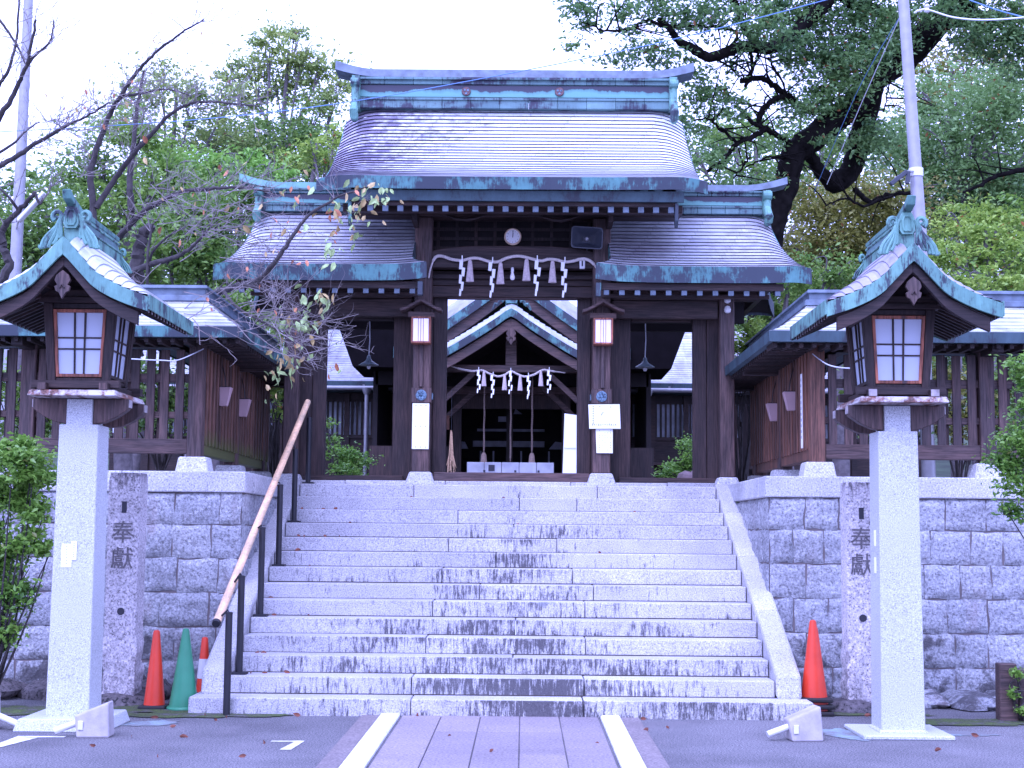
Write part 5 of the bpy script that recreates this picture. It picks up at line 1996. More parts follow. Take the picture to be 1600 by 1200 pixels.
wire([P(-40, 208, 4), P(180, 196, 3.9), P(360, 182, 3.7), P(560, 157, 3.4), P(820, 110, 2.8), P(1050, 62, 2.3), P(1290, 0, 1.8), P(1360, -22, 1.7)], .0055, M_WIRE, 'long blue overhead wire crossing in front of the gate ridge')
wire([P(1428, 20, 3.95), P(1448, 15, 3.9), P(1490, 27, 3.6), P(1540, 31, 3.2), P(1610, 26, 2.6), P(1680, 15, 2)], .010, M_WIREW, 'pale sagging cable from the top of the steel pole to the right edge')
wire([P(1515, 0, 3.6), P(1560, 16, 3.2), P(1600, 27, 2.8), P(1640, 40, 2.4)], .007, M_WIRE, 'short blue wire at the top right corner')
wire([P(1408, 22, 4.0), P(1350, 152, 6), P(1292, 288, 8)], .006, M_WIREW, 'thin pale guy wire slanting left from the steel pole')
wire([P(1407, 24, 4.02), P(1340, 142, 6.2), P(1272, 300, 8.5)], .005, M_WIRE, 'thin dark blue guy wire slanting left just beside the pale one')
wire([P(190, 560, .9), P(250, 563, 1.0), P(280, 562, 1.2), P(318, 545, 1.9)], .006, M_WIREW, 'slack white cable between the left lantern and its fence')
wire([P(1270, 553, 1.9), P(1290, 568, 1.5), P(1310, 574, 1.1), P(1340, 576, .6)], .006, M_WIREW, 'slack white cable between the right lantern and its fence')
for k, (px, py, lab) in enumerate([(1580, 1130, 'weathered wooden stake in front of the right wall')]):
    t = thing('wooden_stake', lab, 'stake', (4.46, .1, 0))
    m = MB().frus(4.42, .1, -.02, .50, .08, .07, .075, .065)
    m.build('shaft', M_WGX, t, bevel=.008)
    m = MB().frus(4.60, .14, -.02, .44, .08, .07, .07, .06)
    m.build('side_piece', M_WGX, t, bevel=.008)


# ---------------------------------------------------------------- trees and plants
def leaf_mesh(name, blobs, mat, parent, size, seed, sub=14, spread=.42, up=.5, aspect=.5, per=None, flat=.0):
    """thousands of small folded leaves in uneven sub-clumps. blobs: (centre, (rx,ry,rz), count, tint)"""
    g = np.random.default_rng(seed)
    Ps, Ts = [], []
    for c, rad, cnt, tint in blobs:
        d = g.normal(size=(sub, 3))
        d /= np.linalg.norm(d, axis=1)[:, None]
        sc = np.array(c) + d * (g.random((sub, 1)) ** .45) * np.array(rad)
        k = g.integers(0, sub, cnt)
        w_ = g.gamma(2.0, .5, sub)[k][:, None]
        p = sc[k] + g.normal(size=(cnt, 3)) * np.array(rad) * spread * np.clip(w_, .25, 1.5) * np.array([1, 1, .75])
        Ps.append(p)
        Ts.append(np.clip(tint + .16 * g.normal(size=sub)[k] + .12 * g.normal(size=cnt), 0, .92))
    p = np.concatenate(Ps)
    t = np.concatenate(Ts)
    n = len(p)
    odd = g.random(n) < .012
    t = np.where(odd, .97, t)
    ax = g.normal(size=(n, 3))
    ax[:, 2] = ax[:, 2] * .6 - flat
    ax /= np.linalg.norm(ax, axis=1)[:, None]
    nr = g.normal(size=(n, 3))
    nr[:, 2] = np.abs(nr[:, 2]) + up
    sd = np.cross(ax, nr)
    sd /= np.linalg.norm(sd, axis=1)[:, None] + 1e-9
    nn = np.cross(sd, ax)
    L = size * (.65 + .7 * g.random((n, 1)))
    W = L * aspect * .5
    v = np.stack([p - ax * L * .5, p + sd * W + nn * W * .35 - ax * L * .08, p + ax * L * .5 - nn * L * .08, p - sd * W + nn * W * .35 - ax * L * .08], 1).reshape(-1, 3)
    if parent is not None and parent.get('base') is not None:
        v -= np.array(parent['base'])
    me = bpy.data.meshes.new(name)
    me.vertices.add(4 * n)
    me.vertices.foreach_set('co', v.astype(np.float32).ravel())
    me.loops.add(6 * n)
    b = np.arange(n)[:, None] * 4
    me.loops.foreach_set('vertex_index', (b + np.array([[0, 1, 2, 0, 2, 3]])).astype(np.int32).ravel())
    me.polygons.add(2 * n)
    me.polygons.foreach_set('loop_start', (np.arange(2 * n) * 3).astype(np.int32))
    me.update(calc_edges=True)
    a = me.attributes.new('tint', 'FLOAT', 'POINT')
    a.data.foreach_set('value', np.repeat(t, 4).astype(np.float32))
    me.materials.append(mat)
    o = bpy.data.objects.new(name, me)
    COL.objects.link(o)
    if parent is not None:
        o.parent = parent
        o['base'] = parent['base']
    return o


def limb(m, pts, r0, r1, n=8, wob=.0, rg=None, steps=5):
    q = smooth([tuple(p) for p in pts], steps)
    L = len(q)
    if wob and rg:
        q = [(x + rg.uniform(-wob, wob), y + rg.uniform(-wob, wob), z + rg.uniform(-wob, wob)) if 0 < i < L - 1 else (x, y, z) for i, (x, y, z) in enumerate(q)]
    m.tube(q, [lerp(r0, r1, i / (L - 1)) for i in range(L)], n)
    return q


F_CAM = foliage('camphor_leaves', (0.071, 0.148, 0.053), (0.197, 0.322, 0.093), (.2, .09, .03))
F_DK = foliage('evergreen_leaves', (0.063, 0.136, 0.027), (0.181, 0.290, 0.050))
F_MID = foliage('mid_green_leaves', (0.085, 0.175, 0.029), (0.231, 0.361, 0.055))
F_LT = foliage('bright_green_leaves', (0.110, 0.259, 0.034), (0.276, 0.485, 0.065))
F_OL = foliage('olive_leaves', (0.110, 0.130, 0.022), (0.265, 0.269, 0.049), (.3, .14, .05), .94)
F_MAP = foliage('maple_leaves', (0.132, 0.251, 0.032), (0.345, 0.466, 0.065), (.42, .16, .06), .94)
F_TALL = foliage('thin_crown_leaves', (0.131, 0.220, 0.056), (0.325, 0.403, 0.097), (.28, .16, .1))
F_SHR = foliage('shrub_leaves', (0.059, 0.161, 0.022), (0.224, 0.385, 0.051), (.2, .22, .05), rough=.35)


def ppm(Y):
    return FPX / (Y + 13)


def tree(name, label, Y, blobs, mat, size, seed, trunk=None, tr=.18, bark=None, dens=1.0, gz=ZP, group=None, branches=(), tint=.5, sub=14, spread=.42, depth=.8, cat='tree'):
    """blobs: (px, py, radius px, squash) as surveyed; trunk foot at (px)"""
    rg = random.Random(seed)
    cs = []
    for px, py, rp, sq in blobs:
        yy = Y + rg.uniform(-.5, .5) * depth * 2
        c = P(px, py, yy)
        r = rp / ppm(yy)
        cs.append((c, (r, r * depth, r * sq), tint + rg.uniform(-.12, .12), r))
    mx = sum(c[0].x for c in cs) / len(cs)
    fx = P(trunk, 700, Y).x if trunk is not None else mx
    foot = Vector((fx, Y, gz))
    t = thing(name, label, cat, foot, group)
    bl = []
    for c, rad, ti, r in cs:
        cnt = int(dens * 5.2 * (PI * rad[0] * rad[2]) / (size * size * .27))
        bl.append((c, rad, max(60, cnt), ti))
    leaf_mesh('crown', bl, mat, t, size, seed, sub=sub, spread=spread)
    m = MB()
    top = max(c[0].z for c in cs)
    ctr = sum((c[0] for c in cs), Vector()) / len(cs)
    mid = Vector((lerp(foot.x, ctr.x, .5) + rg.uniform(-.2, .2), Y, lerp(gz, ctr.z, .6)))
    hi = Vector((ctr.x, ctr.y, lerp(ctr.z, top, .6)))
    limb(m, [foot, mid, hi], tr, tr * .25, 9, tr * .12, rg)
    for c, rad, ti, r in cs:
        a = foot.lerp(mid, rg.uniform(.6, .95)) if c.z < mid.z + .5 else mid.lerp(hi, rg.uniform(.0, .5))
        b = a.lerp(c, .55) + Vector((rg.uniform(-.2, .2), rg.uniform(-.2, .2), rg.uniform(-.15, .25)))
        limb(m, [a, b, c], tr * .36, tr * .07, 6, tr * .08, rg)
        for k in range(3):
            e = c + Vector((rg.uniform(-1, 1) * rad[0], rg.uniform(-1, 1) * rad[1], rg.uniform(-.6, 1) * rad[2]))
            limb(m, [b.lerp(c, .5), c.lerp(e, .5) + Vector((0, 0, .1)), e], tr * .14, tr * .03, 5)
    for pts, ra, rb in branches:
        limb(m, [P(*q) for q in pts], ra, rb, 8, ra * .1, rg)
    m.build('trunk', bark or M_BARKG, t, smooth=True)
    return t


# wood behind on the left
tree('evergreen_tree', 'dark bushy evergreen at the far left edge behind the pale pole', 13, [(20, 440, 75, .8), (95, 420, 70, .8), (60, 350, 60, .7), (-40, 360, 70, .9), (130, 470, 55, .8)], F_DK, .11, 11, tr=.2)
tree('evergreen_tree', 'mid green round crowned tree above the left lantern roof', 15, [(190, 330, 75, .8), (140, 260, 60, .8), (250, 280, 65, .7), (215, 215, 55, .7), (290, 360, 80, .8), (170, 400, 60, .7)], F_MID, .11, 12, tr=.2, dens=.85)
tree('broadleaf_tree', 'airy tree with grey stem and thin feathery crown between the bare cherry branches', 19, [(210, 150, 40, .7), (255, 125, 48, .6), (300, 170, 52, .7), (185, 195, 36, .8), (340, 215, 55, .6), (275, 230, 48, .6), (360, 150, 42, .6)], F_TALL, .11, 13, trunk=205, tr=.13, dens=.62, sub=22)
tree('tall_tree', 'tall slender tree with a loose open crown, left of the main roof ridge', 22, [(425, 75, 42, .8), (390, 105, 36, .7), (470, 90, 32, .8), (445, 130, 50, .7), (505, 110, 36, .8), (355, 120, 26, .6), (500, 165, 38, .7), (400, 160, 40, .7), (530, 140, 28, .8), (460, 55, 22, .7), (475, 205, 34, .6)], F_TALL, .12, 14, trunk=428, tr=.14, dens=.72, sub=20, branches=(), spread=.36)
tree('evergreen_tree', 'dense dark green tree just left of the gate roof edge', 20, [(430, 215, 62, .7), (380, 250, 55, .7), (475, 240, 52, .8), (350, 205, 40, .6), (505, 262, 40, .7)], F_DK, .11, 15, tr=.2, dens=.9)
tree('broadleaf_tree', 'bright light green bush tree above the left wing ridge', 16, [(385, 262, 38, .7), (340, 265, 40, .7), (300, 270, 40, .7), (430, 275, 30, .7), (255, 250, 36, .7)], F_LT, .11, 16, tr=.14, dens=.8)
tree('evergreen_tree', 'small yellowish green tree beside the left edge of the main roof, under the tall tree', 18, [(490, 235, 30, .7), (455, 250, 34, .6), (520, 215, 22, .8), (515, 255, 26, .7)], F_MAP, .11, 17, tr=.12, dens=.7)
tree('evergreen_tree', 'broad mid green tree low behind the left fence roof', 10, [(260, 400, 70, .8), (330, 360, 70, .8), (380, 320, 55, .8), (290, 330, 60, .7), (350, 430, 60, .8), (230, 450, 50, .7), (310, 470, 55, .7)], F_MID, .10, 18, tr=.2, dens=.95, tint=.35)
tree('pine_bush', 'small fine leaved evergreen between the left fence roof and the gate wing', 7.5, [(400, 490, 45, .8), (360, 470, 40, .8), (440, 540, 36, .9), (420, 580, 32, .8), (380, 540, 40, .8), (450, 600, 26, 1)], F_MID, .07, 19, tr=.1, tint=.45)
# right
tree('evergreen_tree', 'olive brown leaved tree behind the right wing roof corner', 16, [(1280, 330, 60, .8), (1340, 320, 60, .7), (1300, 400, 70, .8), (1240, 400, 40, .9), (1370, 390, 60, .8), (1400, 330, 60, .8), (1250, 460, 50, .8), (1330, 450, 60, .7)], F_OL, .10, 21, tr=.2, dens=1.0)
tree('evergreen_tree', 'big grey green tree filling the right background beside the steel pole', 19, [(1480, 180, 75, .8), (1560, 170, 85, .8), (1500, 260, 90, .8), (1590, 270, 90, .8), (1440, 250, 60, .8), (1540, 340, 80, .7), (1460, 330, 50, .8), (1620, 380, 80, .8)], F_CAM, .11, 22, tr=.3, dens=.95, tint=.75)
tree('maple_tree', 'light green maple with a few orange leaves at the right, behind the lantern roof', 9, [(1500, 350, 50, .6), (1560, 340, 55, .6), (1520, 400, 60, .6), (1590, 400, 60, .7), (1480, 400, 36, .6), (1560, 450, 55, .6), (1500, 445, 40, .6), (1620, 450, 50, .7), (1545, 365, 40, .5)], F_MAP, .085, 23, tr=.12, dens=.85, tint=.5, sub=26, spread=.34)
tree('broadleaf_tree', 'brownish thin crowned tree against the sky right of the pole', 24, [(1450, 110, 45, .7), (1510, 90, 55, .7), (1560, 120, 50, .7), (1480, 150, 45, .6), (1440, 170, 40, .7)], F_OL, .12, 24, tr=.18, dens=.55, sub=20)
tree('evergreen_tree', 'bushy green shrub tree between the right wing roof and the fence roof', 9, [(1230, 440, 45, .8), (1270, 440, 45, .8), (1215, 490, 34, .8), (1190, 530, 28, .9), (1310, 430, 40, .7), (1180, 560, 20, .9)], F_MID, .085, 25, tr=.12, tint=.4)
tree('evergreen_tree', 'dark tree right of the main roof, seen through the camphor boughs', 27, [(1120, 330, 60, .7), (1180, 290, 55, .7), (1090, 250, 45, .8), (1240, 250, 60, .8), (1300, 230, 55, .7), (1150, 210, 40, .7)], F_DK, .13, 26, tr=.2, dens=.38, sub=20)

# the far wood that reads as one mass
bl = []
rg = random.Random(3)
for k in range(46):
    px = -80 + k * 40
    if 520 < px < 1080:
        continue
    top = 300 if px < 520 else 235
    for j in range(5):
        py = lerp(top, 560, j / 4) + rg.uniform(-20, 20)
        Y = 31 + rg.uniform(-2, 2)
        r = 60 / ppm(Y)
        bl.append((P(px + rg.uniform(-15, 15), py, Y), (r, r, r * .8), 420, .3 + rg.uniform(-.2, .3)))
o = leaf_mesh('distant_wood', bl, F_DK, None, .2, 5)
tag(o, None, None, None, 'stuff')

# the camphor tree
rg = random.Random(77)
YC = 11.0
foot = P(1185, 400, YC)
ct = thing('camphor_tree', 'huge camphor tree with black twisting boughs, reaching over the right wing roof', 'tree', (foot.x, YC, ZP))
m = MB()
B_ = []


def bough(pts, ra, rb, wob=.02):
    q = [P(px, py, YC + dy) for px, py, dy in pts]
    k = limb(m, q, ra, rb, 10, wob, rg, 6)
    B_.append((k, ra, rb))


bough([(1180, 620, 0), (1190, 480, 0), (1212, 340, 0), (1228, 290, 0), (1238, 245, 0), (1262, 222, .1), (1300, 192, .2), (1335, 160, .3), (1372, 118, .4), (1410, 95, .5), (1445, 60, .5), (1480, 20, .6), (1520, -10, .8), (1580, -60, 1)], .20, .24)
bough([(1520, -10, .8), (1580, -60, 1), (1660, -130, 1.3), (1740, -240, 1.6), (1790, -380, 1.8)], .23, .05)
bough([(1600, -80, 1), (1700, -90, .6), (1820, -60, .2)], .12, .03)
bough([(1330, -40, -.2), (1400, -60, .1), (1480, -60, .5), (1550, -50, .8)], .13, .16)
bough([(1300, 288, .6), (1330, 265, .7), (1340, 230, .7), (1352, 185, .6), (1364, 130, .4), (1385, 100, .4)], .17, .22)
bough([(1252, 228, .1), (1272, 252, .3), (1290, 278, .5), (1306, 290, .6), (1330, 270, .7)], .09, .15)
bough([(1470, 30, .5), (1510, 28, .8), (1560, 30, 1.0), (1620, 20, 1.2)], .16, .11)
bough([(1440, 60, .5), (1380, 20, .2), (1330, 5, .0), (1290, -20, -.4)], .13, .06)
bough([(1330, -40, -.2), (1270, 25, -.6), (1232, 58, -.8), (1205, 75, -1.0), (1165, 72, -1.1), (1135, 82, -1.2), (1108, 90, -1.3), (1085, 76, -1.3), (1062, 66, -1.4), (1046, 45, -1.5), (1030, 30, -1.5)], .13, .045, .012)
bough([(1186, 72, -1.0), (1166, 50, -1.0), (1155, 25, -1.0), (1145, -10, -1.0)], .055, .05)
bough([(1135, 82, -1.2), (1150, 55, -1.2), (1125, 42, -1.3), (1085, 42, -1.4), (1052, 40, -1.5)], .025, .02)
bough([(1040, 42, -1.5), (1010, 32, -1.6), (985, 45, -1.7), (955, 48, -1.8), (930, 44, -1.9), (905, 30, -2)], .028, .012)
bough([(1185, 75, -1.0), (1180, 100, -.9), (1165, 125, -.8), (1158, 128, -.8)], .022, .03)
bough([(1158, 126, -.6), (1190, 122, -.4), (1215, 138, -.2), (1235, 152, -.1), (1255, 168, 0), (1275, 175, .1)], .045, .06)
bough([(1245, 232, 0), (1215, 210, -.2), (1190, 198, -.4), (1172, 188, -.5), (1150, 165, -.6)], .055, .028)
bough([(1195, 200, -.4), (1175, 215, -.5), (1155, 222, -.6), (1140, 238, -.6), (1128, 252, -.7), (1105, 268, -.7)], .05, .025)
bough([(1185, 198, -.4), (1190, 175, -.4), (1210, 155, -.3), (1235, 150, -.1)], .05, .045)
bough([(1150, 222, -.6), (1125, 200, -.8), (1108, 186, -.9), (1080, 190, -1)], .028, .012)
bough([(1170, 70, -.9), (1175, 110, -.8), (1165, 135, -.8)], .03, .03)
bough([(1200, 90, -.8), (1215, 115, -.6), (1225, 140, -.3), (1215, 160, -.2)], .022, .012)
bough([(1155, 120, -.7), (1140, 105, -.8), (1120, 95, -.9)], .015, .008)
bough([(1172, 245, -.5), (1160, 260, -.5), (1145, 280, -.5)], .02, .012)
bough([(1245, 255, .1), (1215, 245, -.1), (1190, 250, -.3), (1165, 262, -.4)], .022, .012)
bough([(1335, 295, .6), (1360, 315, .6), (1385, 305, .5), (1425, 300, .4)], .05, .03)
bough([(1385, 308, .5), (1350, 322, .4), (1320, 310, .3), (1290, 322, .2)], .028, .012)
bough([(1600, 265, 1.5), (1560, 275, 1.4), (1530, 290, 1.3), (1505, 300, 1.2)], .05, .02)
bough([(1395, 110, .3), (1388, 140, .2), (1380, 175, .2)], .015, .01)
for pts, ra, rb in list(B_):
    for k in range(5):
        i = rg.randrange(2, len(pts) - 1)
        a = Vector(pts[i])
        d = Vector((rg.uniform(-1, 1), rg.uniform(-.6, .3), rg.uniform(-.4, 1))).normalized()
        L = rg.uniform(.3, .9)
        limb(m, [a, a + d * L * .5 + Vector((0, 0, rg.uniform(-.1, .1))), a + d * L + Vector((rg.uniform(-.15, .15), 0, rg.uniform(-.2, .1)))], .018, .005, 5)
m.build('trunk', M_BARKD, ct, smooth=True)
bl = []
for px, py, rp, sq, dy, k in [
    (905, 20, 30, .9, -2, .9), (892, 70, 16, 1, -2, .8), (925, 40, 26, .9, -1.8, .7), (900, -5, 34, .7, -1.9, .9), (1020, 10, 60, .7, -1.5, 1), (980, 20, 30, .8, -1.6, .8), (1080, 15, 50, .7, -1.4, 1),
    (965, 95, 34, .5, -1.6, .9), (1010, 85, 42, .6, -1.5, 1), (1050, 95, 40, .5, -1.4, .8), (1110, 30, 46, .7, -1.2, .9), (1160, 10, 46, .6, -1, .8), (990, 60, 26, .6, -1.6, .7),
    (1090, 120, 34, .6, -1, .9), (1125, 140, 38, .6, -.8, 1), (1100, 165, 36, .7, -.8, 1), (1135, 175, 30, .6, -.7, .9), (1075, 150, 26, .6, -.8, .8), (1090, 210, 30, .6, -.6, .8), (1150, 105, 24, .7, -.8, .7),
    (1210, 20, 50, .7, -.6, 1.1), (1260, 30, 60, .8, -.3, 1.3), (1310, 50, 60, .9, -.1, 1.3), (1285, 100, 56, .9, -.1, 1.3), (1250, 90, 44, .9, -.2, 1.2), (1330, 110, 50, .8, 0, 1.2), (1370, 50, 55, .8, .1, 1.2), (1270, 150, 42, .8, 0, 1.1), (1300, 160, 40, .7, 0, 1.1), (1360, 10, 60, .7, 0, 1.2), (1240, 165, 26, .7, 0, .8),
    (1355, 200, 24, .9, .1, 1), (1345, 218, 32, .7, .1, 1), (1380, 215, 34, .6, .2, .8), (1365, 250, 26, .6, .2, .6),
    (1430, 60, 40, .9, .8, .9), (1500, 10, 60, .6, .6, 1), (1550, 50, 55, .8, .4, 1.2), (1590, 80, 50, .8, .4, 1.2), (1570, 20, 55, .8, .4, 1.2), (1620, 40, 50, .9, .4, 1.2), (1530, 60, 36, .8, .4, 1), (1600, 120, 30, .6, .4, .9),
    (1650, -60, 90, .8, .5, 1), (1760, -60, 90, .8, .3, 1), (1700, -200, 110, .8, .8, 1), (1560, -150, 110, .8, .4, 1), (1420, -110, 100, .7, 0, 1), (1280, -90, 100, .7, -.6, 1), (1140, -70, 80, .7, -1, 1), (1800, -330, 120, .8, 1.2, 1), (1640, -320, 120, .8, .9, 1),
    (1340, 75, 50, .8, -.6, 1.1), (1400, 40, 46, .8, -.5, 1.1), (1440, 10, 50, .7, -.4, 1.2), (1500, 45, 40, .7, -.2, 1.1), (1320, 135, 40, .7, -.5, 1.1), (1260, 175, 34, .6, -.6, .9), (1180, 40, 44, .8, -1.6, 1), (1230, 60, 36, .8, -1.6, 1), (1380, 90, 30, .8, -.5, .9), (1290, 215, 26, .6, -.4, .7), (1060, 190, 26, .8, -1.2, .8), (1110, 250, 30, .7, -1, .8),
    (1140, 290, 40, .5, -.4, .7), (1190, 280, 40, .5, -.2, .7), (1210, 225, 26, .6, -.2, .6), (1120, 230, 22, .6, -.5, .6), (1225, 190, 22, .6, -.2, .6), (1160, 160, 24, .6, -.6, .6), (1180, 235, 22, .6, -.3, .5)]:
    c = P(px, py, YC + dy)
    r = rp / ppm(YC + dy)
    n = int(k * 2.9 * PI * r * r * sq / (.092 ** 2 * .25))
    bl.append((c, (r, r * .8, r * sq), n, .42 + rg.uniform(-.15, .2)))
leaf_mesh('crown', bl, F_CAM, ct, .092, 99, sub=16, spread=.40, up=.7, aspect=.46)


# bare cherry trees on the left
def sprout(m, leaves, pts, r, depth, rg, n, L, hang=0.0):
    """twigs growing from a limb"""
    for k in range(n):
        i = rg.randrange(max(1, len(pts) // 4), len(pts))
        a = Vector(pts[i])
        d0 = (Vector(pts[i]) - Vector(pts[i - 1])).normalized()
        side = Vector((rg.uniform(-1, 1), rg.uniform(-.7, .7), rg.uniform(-.35, 1.0) - hang))
        d = (d0 * .7 + side).normalized()
        l = L * rg.uniform(.4, 1.2)
        q = [a]
        for j in range(3):
            d = (d + Vector((rg.uniform(-.35, .35), rg.uniform(-.3, .3), rg.uniform(-.28, .35)))).normalized()
            q.append(q[-1] + d * l / 3)
        k2 = limb(m, q, r, r * .4, 4, 0, None, 2)
        if rg.random() < .16:
            leaves.append((q[-1], rg.random()))
        if depth > 0:
            sprout(m, leaves, k2, r * .62, depth - 1, rg, rg.randint(2, 4), L * .55, hang)


def big_leaf(m, p, d, s):
    d = d.normalized()
    sd = d.cross(Vector((rng.uniform(-1, 1), rng.uniform(-1, 1), rng.uniform(-.3, 1)))).normalized()
    nn = sd.cross(d)
    pts = [p, p + d * s * .3 + sd * s * .23 + nn * s * .06, p + d * s * .68 + sd * s * .2 + nn * s * .05, p + d * s + nn * -s * .12, p + d * s * .68 - sd * s * .2 + nn * s * .05, p + d * s * .3 - sd * s * .23 + nn * s * .06, p + d * s * .34, p + d * s * .68]
    m.add(pts, [(0, 6, 1), (0, 5, 6), (6, 7, 2, 1), (6, 5, 4, 7), (7, 3, 2), (7, 4, 3)])


F_LEAFG = plain('cherry_leaf_green', (.27, .36, .12), .5, .35, 14, 0)
F_LEAFO = plain('cherry_leaf_orange', (.40, .16, .07), .55, .35, 14, 0)
F_LEAFY = plain('cherry_leaf_yellow', (.36, .27, .10), .55, .3, 14, 0)


def cherry(label, foot, bl_, seed, clumps, twL=.5, extra=0):
    rg = random.Random(seed)
    t = thing('cherry_tree', label, 'tree', foot)
    m, tw = MB(), MB()
    lv = []
    for pts, ra, rb, nt in bl_:
        q = limb(m, [P(*p) for p in pts], ra, rb, 9, ra * .18, rg, 6)
        sprout(tw, lv, q, min(.0065, rb * .6), 2, rg, nt, twL)
    for px, py, Y, rp, n, L in clumps:
        for k in range(n):
            c = P(px + rg.uniform(-1, 1) * rp, py + rg.uniform(-.7, .7) * rp, Y + rg.uniform(-.4, .4))
            d = Vector((rg.uniform(.2, 1), rg.uniform(-.4, .4), rg.uniform(-.5, .45))).normalized()
            q = [c]
            for j in range(3):
                d = (d + Vector((rg.uniform(-.3, .3), rg.uniform(-.3, .3), rg.uniform(-.3, .3)))).normalized()
                q.append(q[-1] + d * L / 3)
            k2 = limb(tw, q, .006, .0025, 4, 0, None, 2)
            sprout(tw, lv, k2, .004, 1, rg, 2, L * .5)
    m.build('trunk', M_BARK, t, smooth=True)
    tw.build('twigs', M_TWIG, t)
    return t, lv


YB = 3.0
left_limbs = [
    ([(212, 560, YB), (212, 470, YB), (213, 440, YB), (214, 405, YB), (222, 372, YB), (236, 352, YB)], .10, .055, 2),
    ([(150, 420, YB), (146, 330, YB), (141, 275, YB), (155, 222, YB), (172, 178, YB), (190, 148, YB - .2), (214, 112, YB - .3), (242, 84, YB - .4), (275, 58, YB - .5), (318, 30, YB - .6)], .044, .008, 26),
    ([(150, 325, YB), (176, 285, YB), (205, 245, YB - .2), (235, 212, YB - .3), (262, 182, YB - .4), (298, 162, YB - .5), (345, 160, YB - .6), (405, 166, YB - .7)], .036, .008, 26),
    ([(195, 150, YB - .2), (225, 145, YB), (262, 140, YB), (300, 150, YB)], .018, .006, 6),
    ([(-30, 275, YB - .5), (20, 248, YB - .5), (50, 228, YB - .5), (82, 210, YB - .6), (105, 195, YB - .7), (135, 182, YB - .7), (172, 160, YB - .8)], .032, .008, 26),
    ([(-20, 250, YB - .5), (20, 225, YB - .6), (40, 205, YB - .6), (62, 190, YB - .6)], .018, .006, 5),
    ([(185, 372, YB), (214, 340, YB - .3), (245, 318, YB - .5), (285, 300, YB - .7), (335, 294, YB - .9), (375, 293, YB - 1), (425, 300, YB - 1.1)], .036, .008, 18),
    ([(200, 428, YB), (238, 412, YB - .4), (272, 402, YB - .6), (305, 382, YB - .8), (330, 352, YB - .9)], .040, .010, 10),
    ([(232, 428, YB), (238, 395, YB - .3), (262, 370, YB - .4), (290, 355, YB - .5)], .02, .007, 5),
    ([(208, 470, YB + .2), (290, 482, 3.3), (330, 462, 3.1), (372, 447, 2.4), (398, 441, 1.8), (418, 425, 1.5), (440, 395, 1.4), (462, 362, 1.4), (488, 332, 1.4), (530, 308, 1.4), (576, 292, 1.3)], .046, .007, 18),
    ([(345, 450, 1.6), (370, 480, 1.4), (405, 500, 1.3), (440, 520, 1.3), (470, 545, 1.3)], .018, .005, 12),
    ([(380, 445, 1.5), (420, 455, 1.4), (455, 470, 1.3), (500, 500, 1.2)], .015, .005, 10),
    ([(230, 465, 2.6), (231, 400, 2.6), (238, 350, 2.6)], .018, .012, 3),
    ([(205, 330, YB + 2), (203, 280, YB + 2), (209, 220, YB + 2), (216, 160, YB + 2), (225, 110, YB + 2)], .045, .015, 8),
]
foot = P(212, 600, YB)
tA, lvA = cherry('nearly bare cherry tree behind the left fence, branches reaching before the gate', (foot.x, YB, ZP), left_limbs, 31,
                 [(330, 480, 1.5, 45, 14, .45), (400, 510, 1.3, 50, 18, .5), (450, 530, 1.3, 40, 14, .5), (300, 350, 2.2, 80, 11, .5), (330, 400, 2.0, 70, 9, .5), (160, 160, 2.4, 50, 12, .4), (360, 330, 1.9, 50, 12, .45), (250, 300, 2.4, 50, 12, .45)])
edge_limbs = [
    ([(-60, 620, 3.6), (-50, 520, 3.6), (-20, 470, 3.6), (14, 418, 3.6), (4, 385, 3.6), (6, 355, 3.6), (28, 330, 3.5), (54, 300, 3.4)], .075, .022, 4),
    ([(5, 380, 3.6), (-20, 330, 3.5), (-25, 240, 3.4), (-8, 196, 3.4), (14, 160, 3.3), (32, 124, 3.2), (45, 90, 3.1), (56, 30, 3)], .05, .014, 10),
    ([(34, 118, 3.2), (52, 90, 3.1), (78, 64, 3.0), (84, 32, 3.0)], .02, .007, 5),
    ([(-20, 210, 3.4), (-4, 140, 3.3), (12, 112, 3.2), (26, 60, 3.2), (30, -10, 3.1)], .028, .010, 6),
    ([(-10, 20, 3.2), (6, 40, 3.2), (26, 70, 3.2), (40, 100, 3.2)], .018, .01, 4),
    ([(54, 300, 3.4), (62, 318, 3.4), (68, 310, 3.4)], .018, .012, 2),
    ([(30, 330, 3.5), (15, 310, 3.4), (-10, 285, 3.4)], .02, .01, 4),
]
foot = P(-50, 600, 3.6)
tB, lvB = cherry('bare tree at the far left edge, its branches in front of the pale pole', (foot.x, 3.6, ZP), edge_limbs, 41, [(60, 235, 2.6, 60, 10, .45), (100, 200, 2.6, 40, 10, .4)])
g_, o_, y_ = MB(), MB(), MB()
rg = random.Random(9)
